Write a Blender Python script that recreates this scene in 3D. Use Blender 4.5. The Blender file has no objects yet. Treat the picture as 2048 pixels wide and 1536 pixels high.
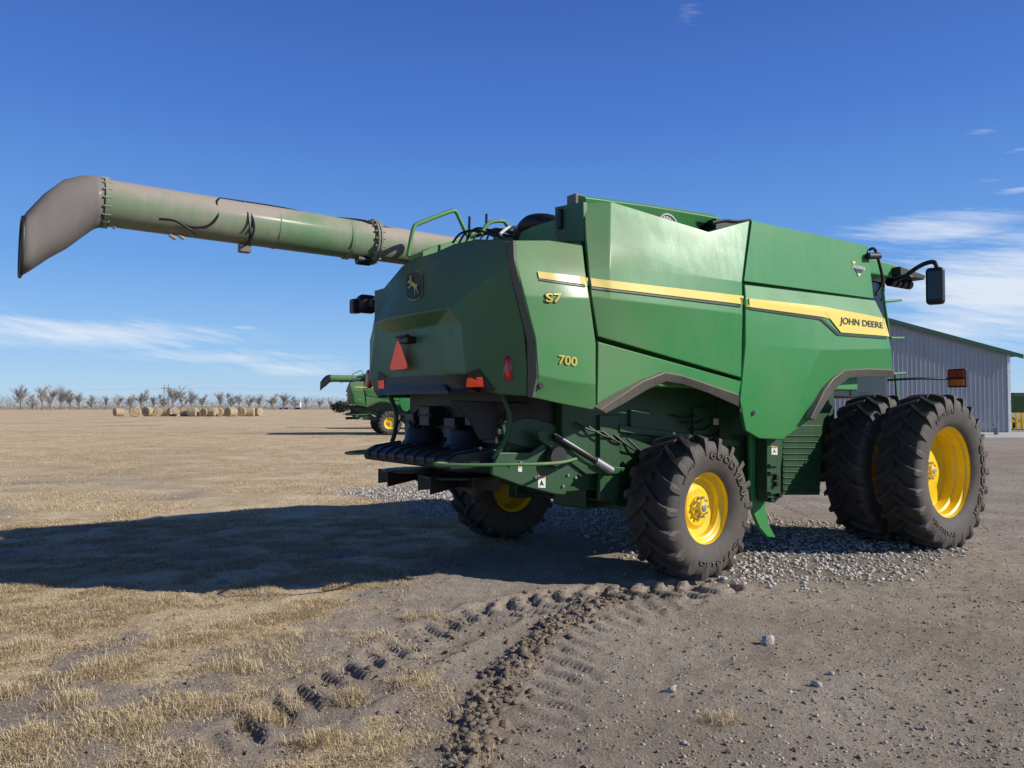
import bpy, bmesh, math, random
import numpy as np
from mathutils import Vector, Matrix
from mathutils.bvhtree import BVHTree
random.seed(7); rng=np.random.default_rng(7)
C=bpy.data.collections.new("scene_objects"); bpy.context.scene.collection.children.link(C)
R=math.radians; PI=math.pi
FPX=1539.0; CH=1.8; PITCH=math.atan(44/FPX)
TH=R(35.5); OX,OY=.923,9.385
Fv=(math.cos(TH),math.sin(TH)); Lv=(-math.sin(TH),math.cos(TH))
def raydir(px,py):
    x=(px-1024)/FPX; z=(768-py)/FPX; c,s=math.cos(PITCH),math.sin(PITCH)
    return Vector((x, c-z*s, s+z*c))
def G(px,py,z=0.0):
    d=raydir(px,py); t=(z-CH)/d.z; return Vector((d.x*t,d.y*t,z))
def AT(px,py,Y):
    d=raydir(px,py); t=Y/d.y; return Vector((d.x*t,Y,CH+d.z*t))
def dl(d): return Vector((d[0]*Fv[0]+d[1]*Fv[1], d[0]*Lv[0]+d[1]*Lv[1], d[2]))
CAML=dl((-OX,-OY,CH))
def S(px,py,r):
    d=dl(raydir(px,py)); t=(-r-CAML.y)/d.y; return CAML+d*t
def RU(px,py,u):
    d=dl(raydir(px,py)); t=(u-CAML.x)/d.x; return CAML+d*t
def U(u,r,z): return Vector((u,-r,z))
# ---------------------------------------------------------------- materials
def nmat(name):
    m=bpy.data.materials.new(name); m.use_nodes=True; nt=m.node_tree; b=nt.nodes['Principled BSDF']; return m,nt,b
def nd(nt,t,**kw):
    n=nt.nodes.new(t)
    for k,v in kw.items():
        if k in n.inputs: n.inputs[k].default_value=v
        else: setattr(n,k,v)
    return n
def lk(nt,a,b): nt.links.new(a,b)
def mth(nt,op,a,b=None,c=None,clamp=False):
    n=nt.nodes.new('ShaderNodeMath'); n.operation=op; n.use_clamp=clamp
    for i,v in enumerate((a,b,c)):
        if v is None: continue
        if isinstance(v,(int,float)): n.inputs[i].default_value=v
        else: nt.links.new(v,n.inputs[i])
    return n.outputs[0]
def mixc(nt,f,a,b):
    n=nt.nodes.new('ShaderNodeMix'); n.data_type='RGBA'
    for idx,v in ((0,f),(6,a),(7,b)):
        if isinstance(v,(int,float)): n.inputs[idx].default_value=v
        elif isinstance(v,(tuple,list)): n.inputs[idx].default_value=(*v[:3],1)
        else: nt.links.new(v,n.inputs[idx])
    return n.outputs[2]
def noise_(nt,scale,detail=4,vec=None,rough=.55):
    n=nt.nodes.new('ShaderNodeTexNoise'); n.inputs['Scale'].default_value=scale; n.inputs['Detail'].default_value=detail; n.inputs['Roughness'].default_value=rough
    if vec is not None: nt.links.new(vec,n.inputs['Vector'])
    return n.outputs['Fac']
def mrange(nt,v,a,b,c=0,d=1):
    n=nt.nodes.new('ShaderNodeMapRange'); nt.links.new(v,n.inputs[0])
    for i,x in enumerate((a,b,c,d)): n.inputs[i+1].default_value=x
    return n.outputs[0]
def bump(nt,b,h,st=.3,dist=.01):
    n=nt.nodes.new('ShaderNodeBump'); n.inputs['Strength'].default_value=st; n.inputs['Distance'].default_value=dist
    nt.links.new(h,n.inputs['Height']); nt.links.new(n.outputs[0],b.inputs['Normal'])
def plain(name,c,rough=.6,metal=0,var=.25,scale=6,c2=None,bmp=0,coat=0):
    m,nt,b=nmat(name); tc=nd(nt,'ShaderNodeTexCoord').outputs['Object']
    f=noise_(nt,scale,5,tc)
    if c2 is None: c2=tuple(x*(1-var) for x in c)
    col=mixc(nt,mrange(nt,f,.35,.65),c2,c); lk(nt,col,b.inputs['Base Color'])
    b.inputs['Roughness'].default_value=rough; b.inputs['Metallic'].default_value=metal
    if coat: b.inputs['Coat Weight'].default_value=coat; b.inputs['Coat Roughness'].default_value=.2
    if bmp: bump(nt,b,noise_(nt,scale*5,4,tc),bmp,.01)
    return m
def paint(name,c,amt=.25,up=.5,rear=0.0,dust=(.24,.20,.135),rough=.38):
    m,nt,b=nmat(name); tcn=nd(nt,'ShaderNodeTexCoord'); tc=tcn.outputs['Object']
    n1=noise_(nt,1.1,6,tc,.6)
    mp=nd(nt,'ShaderNodeMapping'); lk(nt,tc,mp.inputs[0]); mp.inputs['Scale'].default_value=(11,11,.8)
    n2=noise_(nt,1.5,5,mp.outputs[0],.7)
    n3=noise_(nt,40,3,tc)
    geo=nd(nt,'ShaderNodeNewGeometry'); sx=nd(nt,'ShaderNodeSeparateXYZ'); lk(nt,geo.outputs['Normal'],sx.inputs[0])
    upf=mrange(nt,sx.outputs[2],-.05,.9)
    sp=nd(nt,'ShaderNodeSeparateXYZ'); lk(nt,tc,sp.inputs[0])
    rg=mrange(nt,sp.outputs[0],.7,-1.7)
    f=mth(nt,'MULTIPLY',mrange(nt,n1,.25,.8),amt)
    f=mth(nt,'MULTIPLY_ADD',mrange(nt,n2,.42,.8),amt*.6,f)
    f=mth(nt,'MULTIPLY_ADD',mth(nt,'MULTIPLY',upf,mrange(nt,n1,.2,.6)),up,f)
    f=mth(nt,'MULTIPLY_ADD',mth(nt,'MULTIPLY',rg,mrange(nt,n1,.1,.75)),rear,f)
    f=mth(nt,'MULTIPLY_ADD',mrange(nt,n3,.4,.8),.05,f,clamp=True)
    col=mixc(nt,f,c,dust); lk(nt,col,b.inputs['Base Color'])
    lk(nt,mrange(nt,f,0,.6,rough,.85),b.inputs['Roughness'])
    b.inputs['Coat Weight'].default_value=.10; b.inputs['Coat Roughness'].default_value=.22
    bump(nt,b,n1,.06,.03)
    return m
GREEN=(.016,.245,.055)
M={}
M['green']=paint('green_paint',GREEN,.15,.35,.34,dust=(.23,.21,.13))
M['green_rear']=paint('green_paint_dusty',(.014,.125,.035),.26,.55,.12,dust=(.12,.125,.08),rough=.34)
M['green_auger']=paint('green_auger_paint',(.03,.19,.05),.5,1.15,.3,dust=(.31,.27,.22),rough=.6)
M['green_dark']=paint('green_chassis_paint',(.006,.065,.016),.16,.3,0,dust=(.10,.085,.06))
M['yellow']=plain('yellow_paint',(.88,.60,.015),.4,0,.12,5,coat=.2)
M['yellow_decal']=paint('yellow_decal',(.88,.66,.11),.10,.1,.4,dust=(.42,.36,.18))
M['yellow_dim']=plain('yellow_lettering',(.68,.58,.09),.5)
M['trim']=paint('grey_trim',(.045,.052,.042),.4,.5,.3,dust=(.15,.145,.11))
M['trim_arch']=paint('arch_trim',(.05,.052,.05),.35,.4,.1)
M['black']=plain('black_plastic',(.010,.010,.011),.5,0,.3,8)
M['black_dust']=plain('dusty_black_plastic',(.011,.011,.013),.5,0,.3,5,c2=(.024,.022,.02),bmp=.1)
M['hose']=plain('black_hose',(.010,.010,.010),.5)
M['boot']=paint('spout_rubber',(.12,.115,.112),.45,.8,.1,dust=(.24,.20,.17),rough=.6)
M['navy']=plain('emblem_blue',(.012,.018,.035),.4)
M['text_dark']=plain('dark_green_lettering',(.01,.03,.018),.5)
M['red']=plain('orange_red_reflector_glow',(1.0,.10,.03),.45,0,.05)
bb=M['red'].node_tree.nodes['Principled BSDF']; bb.inputs['Emission Color'].default_value=(1,.09,.03,1); bb.inputs['Emission Strength'].default_value=.12  # faint self-glow added so the red looks brighter on the shaded rear
M['redl']=plain('red_lens',(.42,.010,.008),.2,0,.3,60,coat=.3)
M['orange']=plain('orange_lens',(.8,.2,.02),.3)
M['white']=plain('white_sticker',(.7,.7,.67),.5,0,.1)
M['metal']=plain('bare_steel',(.5,.51,.53),.35,.7,.3)
M['grey']=plain('grey_metal',(.3,.31,.31),.5,.3)
M['glass']=plain('dark_glass',(.015,.02,.022),.08,0,.1)
def rubber():
    m,nt,b=nmat('dusty_tyre_rubber'); tc=nd(nt,'ShaderNodeTexCoord').outputs['Object']
    n1=noise_(nt,5,6,tc,.7); n2=noise_(nt,60,3,tc)
    sp=nd(nt,'ShaderNodeSeparateXYZ'); lk(nt,tc,sp.inputs[0])
    side=mrange(nt,mth(nt,'ABSOLUTE',sp.outputs[1]),.2,.25)
    f=mth(nt,'MULTIPLY',mrange(nt,n1,.3,.7),.4); f=mth(nt,'MULTIPLY_ADD',side,.4,f); f=mth(nt,'MULTIPLY_ADD',mrange(nt,n2,.4,.8),.1,f,clamp=True)
    lk(nt,mixc(nt,f,(.014,.013,.013),(.115,.097,.08)),b.inputs['Base Color']); b.inputs['Roughness'].default_value=.75
    bump(nt,b,n2,.25,.004); return m
M['rubber']=rubber()
M['rubber_text']=plain('raised_rubber_lettering',(.006,.006,.006),.6)
M['rubber_text2']=plain('dusty_lettering_face',(.20,.155,.10),.7,0,.4,20)
# ---------------------------------------------------------------- mesh builder
def finish(me,smooth=None):
    if smooth is not None:
        me.shade_smooth(); me.set_sharp_from_angle(angle=R(smooth))
def link(name,me,mat,parent=None):
    o=bpy.data.objects.new(name,me); C.objects.link(o)
    if mat: me.materials.append(mat)
    if parent: o.parent=parent
    return o
class MB:
    def __init__(s): s.v=[]; s.f=[]
    def add(s,vs,fs):
        k=len(s.v); s.v+= [tuple(v) for v in vs]; s.f+= [tuple(i+k for i in f) for f in fs]; return s
    def box(s,u0,u1,r0,r1,z0,z1,rot=None,piv=None):
        vs=[Vector((u,-r,z)) for z in (z0,z1) for r in (r0,r1) for u in (u0,u1)]
        if rot: 
            p=piv or sum(vs,Vector())/8; vs=[p+rot@(v-p) for v in vs]
        return s.add(vs,[(0,1,3,2),(4,6,7,5),(0,4,5,1),(2,3,7,6),(0,2,6,4),(1,5,7,3)])
    def wbox(s,x0,x1,y0,y1,z0,z1): return s.box(x0,x1,-y0,-y1,z0,z1)
    def prism(s,pts,ext):
        pts=[Vector(p) for p in pts]; e=Vector(ext); n=len(pts)
        return s.add(pts+[p+e for p in pts],[tuple(range(n)),tuple(range(2*n-1,n-1,-1))]+[(i,i+n,(i+1)%n+n,(i+1)%n) for i in range(n)])
    def tube(s,pts,rad,seg=8,smooth=0,cap=True):
        P=[Vector(p) for p in pts]
        if smooth and len(P)>2:
            Q=[]; n=len(P)
            for i in range(n-1):
                p0,p1,p2,p3=P[max(i-1,0)],P[i],P[i+1],P[min(i+2,n-1)]
                for k in range(smooth):
                    t=k/smooth
                    Q.append(.5*((2*p1)+(p2-p0)*t+(2*p0-5*p1+4*p2-p3)*t*t+(3*p1-p0-3*p2+p3)*t**3))
            P=Q+[P[-1]]
        n=len(P); rads=rad if isinstance(rad,(list,tuple)) else [rad]*n
        vs=[]; up=None
        for i,p in enumerate(P):
            d=(P[min(i+1,n-1)]-P[max(i-1,0)]).normalized()
            if up is None: up=Vector((0,0,1)) if abs(d.z)<.9 else Vector((1,0,0))
            a=d.cross(up)
            if a.length<1e-4: a=d.cross(Vector((1,.3,0)))
            a.normalize(); b=a.cross(d).normalized(); up=b
            for k in range(seg):
                t=2*PI*k/seg; vs.append(p+a*math.cos(t)*rads[i]+b*math.sin(t)*rads[i])
        fs=[(i*seg+k,i*seg+(k+1)%seg,(i+1)*seg+(k+1)%seg,(i+1)*seg+k) for i in range(n-1) for k in range(seg)]
        if cap: fs+=[tuple(range(seg-1,-1,-1)),tuple(range((n-1)*seg,n*seg))]
        return s.add(vs,fs)
    def lathe(s,prof,center=(0,0,0),seg=48,axis='y'):
        c=Vector(center); vs=[]
        for (rad,y) in prof:
            for k in range(seg):
                t=2*PI*k/seg
                if axis=='y': vs.append(c+Vector((rad*math.cos(t),y,rad*math.sin(t))))
                elif axis=='z': vs.append(c+Vector((rad*math.cos(t),rad*math.sin(t),y)))
                else: vs.append(c+Vector((y,rad*math.cos(t),rad*math.sin(t))))
        n=len(prof)
        return s.add(vs,[(i*seg+k,i*seg+(k+1)%seg,(i+1)*seg+(k+1)%seg,(i+1)*seg+k) for i in range(n-1) for k in range(seg)])
    def build(s,name,mat,parent=None,bevel=0,smooth=None,recalc=True,solid=0,outward=None,seg=2,tri=False):
        me=bpy.data.meshes.new(name); me.from_pydata(s.v,[],s.f); me.validate()
        if recalc:
            bm=bmesh.new(); bm.from_mesh(me); bmesh.ops.recalc_face_normals(bm,faces=bm.faces)
            if outward is not None:
                a=sum((f.normal*f.calc_area() for f in bm.faces),Vector())
                if a.dot(Vector(outward))<0: bmesh.ops.reverse_faces(bm,faces=bm.faces)
            if tri: bmesh.ops.triangulate(bm,faces=bm.faces)
            bm.to_mesh(me); bm.free()
        if bevel and smooth is None: smooth=50
        finish(me,smooth)
        o=link(name,me,mat,parent)
        if solid:
            md=o.modifiers.new('s','SOLIDIFY'); md.thickness=solid; md.offset=-1
        if bevel:
            md=o.modifiers.new('b','BEVEL'); md.width=bevel; md.segments=seg; md.limit_method='ANGLE'; md.angle_limit=R(14 if solid else 30); md.harden_normals=True
        return o
def tubes(name,mat,parent,lst,seg=8,sm=3,rad=.02):
    for pts in lst:
        m=MB(); m.tube(pts,rad,seg,sm); m.build(name,mat,parent,smooth=50)
def bvh_of(o):
    me=o.data; bm=bmesh.new(); bm.from_mesh(me); bmesh.ops.triangulate(bm,faces=bm.faces); t=BVHTree.FromBMesh(bm); bm.free(); return t
def tag(o,label=None,cat=None,group=None,kind=None):
    if label: o['label']=label
    if cat: o['category']=cat
    if group: o['group']=group
    if kind: o['kind']=kind
    return o
def empty(name,loc,rz=0):
    o=bpy.data.objects.new(name,None); C.objects.link(o); o.location=loc; o.rotation_euler=(0,0,rz); o.empty_display_size=.2; return o
def dup(o,parent=None):
    c=o.copy(); C.objects.link(c)
    if parent: c.parent=parent
    for ch in list(o.children): dup(ch,c)
    return c
def proj(bv,px,py,off=.006,fr=1.7,fu=None):
    d=dl(raydir(px,py)).normalized(); hit,nrm,i,dist=bv.ray_cast(CAML,d)
    if hit is None: return (RU(px,py,fu) if fu is not None else S(px,py,fr))
    if nrm.dot(d)>0: nrm=-nrm
    return hit+nrm*off
def strip_decal(name,top,bot,bv,mat,parent,off=.006,n=24,fr=1.7,fu=None,solid=0):
    def samp(pl,t):
        L=[0]; 
        for a,b in zip(pl,pl[1:]): L.append(L[-1]+math.dist(a,b))
        x=t*L[-1]
        for i in range(len(pl)-1):
            if x<=L[i+1]+1e-6:
                k=(x-L[i])/(L[i+1]-L[i]); return (pl[i][0]+(pl[i+1][0]-pl[i][0])*k, pl[i][1]+(pl[i+1][1]-pl[i][1])*k)
        return pl[-1]
    m=MB(); rows=4; vs=[]
    for i in range(n+1):
        a=samp(top,i/n); b=samp(bot,i/n)
        for j in range(rows+1):
            k=j/rows; vs.append(proj(bv,a[0]+(b[0]-a[0])*k,a[1]+(b[1]-a[1])*k,off,fr,fu))
    m.add(vs,[(i*(rows+1)+j,(i+1)*(rows+1)+j,(i+1)*(rows+1)+j+1,i*(rows+1)+j+1) for i in range(n) for j in range(rows)])
    return m.build(name,mat,parent,smooth=40,solid=solid)
def poly_decal(name,pts,bv,mat,parent,off=.006,fr=1.7,fu=None,solid=0):
    vs=[proj(bv,x,y,off,fr,fu) for x,y in pts]
    me=bpy.data.meshes.new(name); bm=bmesh.new(); vv=[bm.verts.new(v) for v in vs]; bm.faces.new(vv); bmesh.ops.triangulate(bm,faces=bm.faces,ngon_method='EAR_CLIP'); bm.to_mesh(me); bm.free()
    o=link(name,me,mat,parent)
    if solid:
        md=o.modifiers.new('s','SOLIDIFY'); md.thickness=solid; md.offset=0
    return o
def text_geo(txt,bold=.012,space=1.0):
    cu=bpy.data.curves.new('t','FONT'); cu.body=txt; cu.offset=bold; cu.space_character=space; cu.resolution_u=4
    o=bpy.data.objects.new('t',cu); bpy.context.scene.collection.objects.link(o)
    dg=bpy.context.evaluated_depsgraph_get(); dg.update(); me=bpy.data.meshes.new_from_object(o.evaluated_get(dg))
    vs=np.array([v.co[:] for v in me.vertices]); fs=[tuple(p.vertices) for p in me.polygons]
    bpy.data.objects.remove(o); bpy.data.curves.remove(cu); bpy.data.meshes.remove(me)
    mn=vs.min(0); mx=vs.max(0)
    return vs,fs,mn,mx
def text_decal(txt,quad,bv,mat,parent,off=.008,bold=.012,space=1.0,name='lettering',fr=1.7,fu=None):
    vs,fs,mn,mx=text_geo(txt,bold,space); bl,br,tr,tl=quad; out=[]
    for v in vs:
        a=(v[0]-mn[0])/(mx[0]-mn[0]); b=(v[1]-mn[1])/(mx[1]-mn[1])
        x=(1-a)*(1-b)*bl[0]+a*(1-b)*br[0]+a*b*tr[0]+(1-a)*b*tl[0]
        y=(1-a)*(1-b)*bl[1]+a*(1-b)*br[1]+a*b*tr[1]+(1-a)*b*tl[1]
        out.append(proj(bv,x,y,off,fr,fu))
    m=MB(); m.add(out,fs); return m.build(name,mat,parent,recalc=False)
# ---------------------------------------------------------------- combine
comb=empty('combine_harvester',(OX,OY,0),TH)
tag(comb,'large green combine harvester with yellow side stripe and grey auger spout, nearest machine','combine harvester')
def panel(name,verts,faces,mat=None,parent=comb,solid=.05,bev=.014,mirror=False,outward=(0,-1,0)):
    m=MB(); P=[S(*v) if not isinstance(v,Vector) else v for v in verts]
    m.add(P,faces); o=m.build(name,mat or M['green'],parent,bevel=bev,solid=solid,outward=outward,smooth=35,tri=True)
    if mirror:
        m2=MB(); m2.add([Vector((p.x,-p.y,p.z)) for p in P],faces); m2.build(name,mat or M['green'],parent,bevel=bev,solid=solid,outward=(0,1,0),smooth=35,tri=True)
    return o
def gridf(nr,nc): return [(i*nc+j,i*nc+j+1,(i+1)*nc+j+1,(i+1)*nc+j) for i in range(nr-1) for j in range(nc-1)]
A=panel('rear_side_panel',[(1028,480,1.58),(1100,480,1.60),(1165,490,1.62),
 (1030,520,1.66),(1105,528,1.70),(1171,540,1.71),
 (1048,590,1.72),(1110,594,1.77),(1180,598,1.78),
 (1071,680,1.71),(1128,684,1.74),(1192,686,1.76),
 (1076,750,1.68),(1130,762,1.72),(1192,770,1.73),
 (1066,796,1.60),(1130,810,1.64),(1192,822,1.66)],gridf(6,3))
B=panel('engine_side_panel',[(1168,405,1.46),(1222,403,1.58),(1415,463,1.66),(1500,440,1.72),
 (1172,485,1.60),(1220,480,1.70),(1400,520,1.72),(1492,505,1.76),
 (1177,538,1.70),(1219,532,1.76),(1400,552,1.77),(1485,563,1.79),
 (1183,592,1.76),(1222,597,1.80),(1400,618,1.80),(1486,628,1.80),
 (1196,674,1.68),(1240,686,1.70),(1400,732,1.70),(1483,756,1.70)],gridf(5,4),mirror=True)
Cp=panel('lower_side_panel',[(1196,683,1.70),(1340,723,1.72),(1483,763,1.70),(1478,792,1.68),(1365,752,1.70),(1330,746,1.70),(1285,765,1.70),(1208,820,1.64),(1194,822,1.64)],
 [(0,1,5,6),(1,2,3,4),(1,4,5),(0,6,7,8)],mirror=True)
D=panel('front_side_panel',[(1489,569,1.68),(1620,585,1.68),(1751,601,1.62),
 (1491,597,1.76),(1625,614,1.76),(1768,636,1.72),
 (1491,690,1.77),(1640,700,1.78),(1783,698,1.75),
 (1786,741,1.70),(1692,740,1.72),(1655,775,1.68),(1625,836,1.64),(1565,880,1.58),(1520,878,1.58),(1492,862,1.60),(1480,800,1.67)],
 [(0,1,4,3),(1,2,5,4),(3,4,7,6),(4,5,8,7),(7,8,9,10),(7,10,11),(7,11,12),(6,7,12,13),(6,13,14),(6,14,15,16)],mirror=True)
E=panel('grain_tank_side_panel',[(1504,441,1.66),(1736,491,1.60),(1748,597,1.62),(1488,562,1.68)],[(0,1,2,3)],mirror=True)
bA,bB,bC,bD,bE=[bvh_of(x) for x in (A,B,Cp,D,E)]
tl=[(1016,482),(1013,520),(1034,600),(1053,680),(1055,740),(1055,794)]
tr_=[(1027,479),(1029,520),(1047,590),(1070,680),(1075,750),(1065,796)]
rr=[1.58,1.62,1.64,1.64,1.62,1.58]
v=[]
for a,b,q in zip(tl,tr_,rr): v+=[S(a[0],a[1],q),S(b[0],b[1],q+.06)]
m=MB(); m.add(v,gridf(6,2)); m.build('corner_trim',M['trim'],comb,bevel=.01,solid=.06,outward=(-.5,-1,0),smooth=35)
rows=[
 [U(-1.95,-1.12,3.47),U(-2.08,-.6,3.46),U(-2.14,0,3.43),U(-2.2,.5,3.43),U(-2.26,1.0,3.38),U(-2.31,1.4,3.3)],
 [U(-2.03,-1.42,3.25),U(-2.2,-.9,3.24),U(-2.29,-.4,3.22),U(-2.33,.4,3.22),U(-2.36,.9,3.2),U(-2.36,1.4,3.16)],
 [U(-2.08,-1.52,3.05),U(-2.27,-.9,3.02),U(-2.37,-.4,3.0),U(-2.42,.4,2.98),U(-2.43,.9,2.97),U(-2.39,1.4,2.95)],
 [U(-2.12,-1.57,2.74),U(-2.40,-.95,2.74),U(-2.50,-.4,2.74),U(-2.54,.4,2.72),U(-2.50,.9,2.72),U(-2.36,1.4,2.72)],
 [U(-2.14,-1.60,2.60),U(-2.38,-.98,2.56),U(-2.39,-.5,2.60),U(-2.41,.5,2.60),U(-2.46,1.05,2.55),U(-2.33,1.4,2.5)],
 [U(-2.15,-1.58,2.12),U(-2.40,-1.05,2.12),U(-2.37,-.55,2.16),U(-2.39,.55,2.16),U(-2.44,1.1,2.10),U(-2.29,1.4,2.10)],
 [U(-2.08,-1.5,1.90),U(-2.36,-1.0,1.96),U(-2.38,-.4,1.98),U(-2.38,.4,1.98),U(-2.36,1.0,1.95),U(-2.25,1.4,1.90)]]
redge=[S(1017,483,1.58),S(1014,505,1.60),S(1018,540,1.63),S(1036,612,1.64),S(1047,655,1.64),S(1055,735,1.62),S(1056,793,1.58)]
vs=[]
for a,b in zip(rows,redge): vs+=a+[b]
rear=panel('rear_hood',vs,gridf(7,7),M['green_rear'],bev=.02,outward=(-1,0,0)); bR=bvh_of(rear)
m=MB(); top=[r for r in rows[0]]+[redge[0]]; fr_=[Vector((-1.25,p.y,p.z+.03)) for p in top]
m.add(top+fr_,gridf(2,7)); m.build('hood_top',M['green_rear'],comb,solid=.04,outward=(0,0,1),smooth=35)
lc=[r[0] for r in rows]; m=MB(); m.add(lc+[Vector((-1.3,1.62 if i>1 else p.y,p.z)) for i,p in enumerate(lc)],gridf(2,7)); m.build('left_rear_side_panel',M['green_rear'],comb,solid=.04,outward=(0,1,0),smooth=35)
m=MB(); m.box(-1.34,.95,-1.35,1.44,2.0,3.70); m.build('engine_cover',M['green'],comb,bevel=.02)
m=MB(); m.box(.9,3.26,-1.6,1.58,2.0,3.82); m.build('grain_tank',M['green'],comb,bevel=.02)
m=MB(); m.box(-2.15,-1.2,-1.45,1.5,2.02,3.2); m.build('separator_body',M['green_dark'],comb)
ip=panel('upper_cover_panel',[(1170,394,1.42),(1300,412,1.42),(1440,436,1.42),(1440,500,1.22),(1170,500,1.22)],[(0,1,2,3,4)],solid=.12)
bI=bvh_of(ip)
m=MB(); c=S(1335,458,1.40); m.lathe([(.0,.0),(.14,.0),(.15,-.012),(.165,-.012),(.17,.02)],c,36)
for k in range(18):
    t=2*PI*k/18; m.tube([c+Vector((.03*math.cos(t),-.006,.03*math.sin(t))),c+Vector((.15*math.cos(t),-.006,.15*math.sin(t)))],.003,4)
m.build('rotary_screen',M['grey'],ip,smooth=40)
poly_decal('dark_opening',[(1392,442),(1420,447),(1416,461),(1400,458)],bI,M['black'],ip,.006,fr=1.36)
m=MB(); a=S(1425,442,1.45); m.box(a.x,a.x+.5,1.1,1.5,a.z-.14,a.z+.02); m.tube([S(1424,446,1.5),S(1450,441,1.5),S(1470,443,1.5),S(1500,440,1.5)],.02,6,3); m.build('tank_cover_hinge',M['black'],comb)
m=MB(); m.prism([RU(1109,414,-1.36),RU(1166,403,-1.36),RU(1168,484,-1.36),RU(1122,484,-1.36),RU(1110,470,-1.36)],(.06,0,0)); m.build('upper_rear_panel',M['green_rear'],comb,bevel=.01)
m=MB(); a=RU(1120,438,-1.38); m.box(a.x-.02,a.x+.02,-a.y-.03,-a.y+.03,a.z-.1,a.z+.1); m.build('vent_slot',M['black'],comb,bevel=.01)
m=MB(); a=S(1156,398,1.2); m.box(a.x-.05,a.x+.06,1.08,1.22,a.z-.06,a.z+.05); m.build('intake_screen',M['boot'],comb,bevel=.01)
m=MB(); a=S(1072,455,.6); m.tube([a+Vector((0,.25,-.3)),a+Vector((0,.2,-.02)),a+Vector((0,0,.04)),a+Vector((.1,-.25,-.05)),a+Vector((.1,-.3,-.3))],.11,14,5); m.build('exhaust_elbow',M['black'],comb,smooth=50)
m=MB(); a=S(1060,465,.5); m.box(a.x,a.x+.5,.1,1.1,3.3,a.z+.02); m.build('engine_block',M['black_dust'],comb,bevel=.02)
tubes('breather_pipe',M['white'],comb,[[S(1000,468,.4),S(1020,455,.4),S(1055,458,.4)]],8,5,.018)
tubes('hose',M['hose'],comb,[[S(905+i*13,486,-.1+.05*i),S(923+i*13,466-(i%3)*4,0),S(957+i*13,461+(i%2)*6,.2),S(990+i*13,474,.4)] for i in range(7)],6,5,.013)
tubes('handrail',M['green'],comb,[[S(x,y,-.6) for x,y in [(816,512),(822,478),(828,455),(840,446),(900,423),(912,424),(918,436),(934,470)]]],8,3,.025)
tubes('handrail',M['green'],comb,[[S(x,y,0.2) for x,y in [(962,468),(978,446),(1005,442),(1015,452),(1030,472)]]],8,3,.022)
tubes('deck_rail',M['green'],comb,[[S(940,474,-.2),S(1000,460,0),S(1028,466,.3)],[S(935,474,-.5),S(960,462,-.5),S(1000,470,-.3)]],8,3,.025)
tubes('antenna_post',M['black'],comb,[[S(938,470,0),S(939,433,0)],[S(972,460,0),S(973,428,0)]],6,0,.014)
m=MB(); m.prism([S(815,514,-.7),S(845,500,-.7),S(905,484,-.7),S(925,484,-.7),S(925,500,-.7),S(820,524,-.7)],(0,-.3,0)); m.build('auger_cradle',M['green'],comb,bevel=.01)
ys=M['yellow_decal']
strip_decal('stripe',[(1074,543),(1176,556)],[(1077,557),(1178,571)],bA,ys,A,n=10,off=.01)
strip_decal('stripe_edge',[(1077,558.5),(1178,572.5)],[(1078,561),(1179,576)],bA,M['text_dark'],A,n=10,off=.01)
strip_decal('stripe',[(1180,557),(1300,571),(1485,592)],[(1182,573),(1300,587),(1487,609)],bB,ys,B,n=40,off=.012)
strip_decal('stripe_edge',[(1182,574.5),(1300,588.5),(1487,610.5)],[(1182,578),(1300,592),(1487,615)],bB,M['text_dark'],B,n=40,off=.012)
strip_decal('stripe',[(1490,597),(1640,613),(1769,637)],[(1491,613),(1645,634),(1778,673)],bD,ys,D,n=40,off=.01)
strip_decal('stripe_flare',[(1640,614),(1769,637.2)],[(1680,665),(1779,673)],bD,ys,D,n=16,off=.013)
strip_decal('stripe_edge',[(1491,614.5),(1642,635.5),(1677,667),(1779,675)],[(1491,618),(1640,640),(1674,671),(1779,678.5)],bD,M['text_dark'],D,n=40,off=.011)
text_decal('JOHN DEERE',[(1677,652),(1765,661),(1763,645),(1678,634)],bD,M['text_dark'],D,.018,.02)
text_decal('S7',[(1089,606),(1124,607),(1126,587),(1088,585)],bA,M['black'],A,.010,.05)
text_decal('S7',[(1091,604.5),(1122,605),(1124,588),(1090,587)],bA,M['yellow_dim'],A,.014,.025)
text_decal('700',[(1116,728),(1153,733),(1154,714),(1117,709)],bA,M['yellow_dim'],A,.010,.025)
poly_decal('dealer_badge',[(1704,531),(1729,536),(1717,553)],bE,M['text_dark'],E,.006,fr=1.63)
poly_decal('dealer_badge_edge',[(1703,522),(1711,523.5),(1706,530)],bE,M['yellow_decal'],E,.008,fr=1.63)
poly_decal('dealer_badge_edge',[(1713,546),(1721,547.5),(1717,554)],bE,M['white'],E,.009,fr=1.63)
text_decal('LANDMARK',[(1703,536),(1729,541),(1729,534.5),(1703,529.5)],bE,M['white'],E,.012,.01)
for (px,py,bv,o) in ((1081,771,bA,A),(1481,820,bC,Cp),(1506,826,bD,D)):
    p=proj(bv,px,py,.0,fr=1.68); m=MB(); m.lathe([(0,-.012),(.028,-.012),(.03,.0),(.03,.02)],p,16); m.build('latch',M['black'],o,smooth=40)
def loft2(name,top,bot,r0,r1,mat,solid=.09):
    m=MB(); vs=[]
    for a,b in zip(top,bot): vs+=[S(a[0],a[1],r0),S(b[0],b[1],r1)]
    m.add(vs,gridf(len(top),2)); return m.build(name,mat,comb,bevel=.012,solid=solid,outward=(0,-1,-.2),smooth=40)
loft2('rear_wheel_arch_trim',[(1200,820),(1240,793),(1285,763),(1330,745),(1365,751),(1420,770),(1479,790)],[(1212,828),(1252,806),(1296,780),(1333,764),(1368,770),(1420,788),(1478,814)],1.74,1.70,M['trim_arch'])
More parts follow.
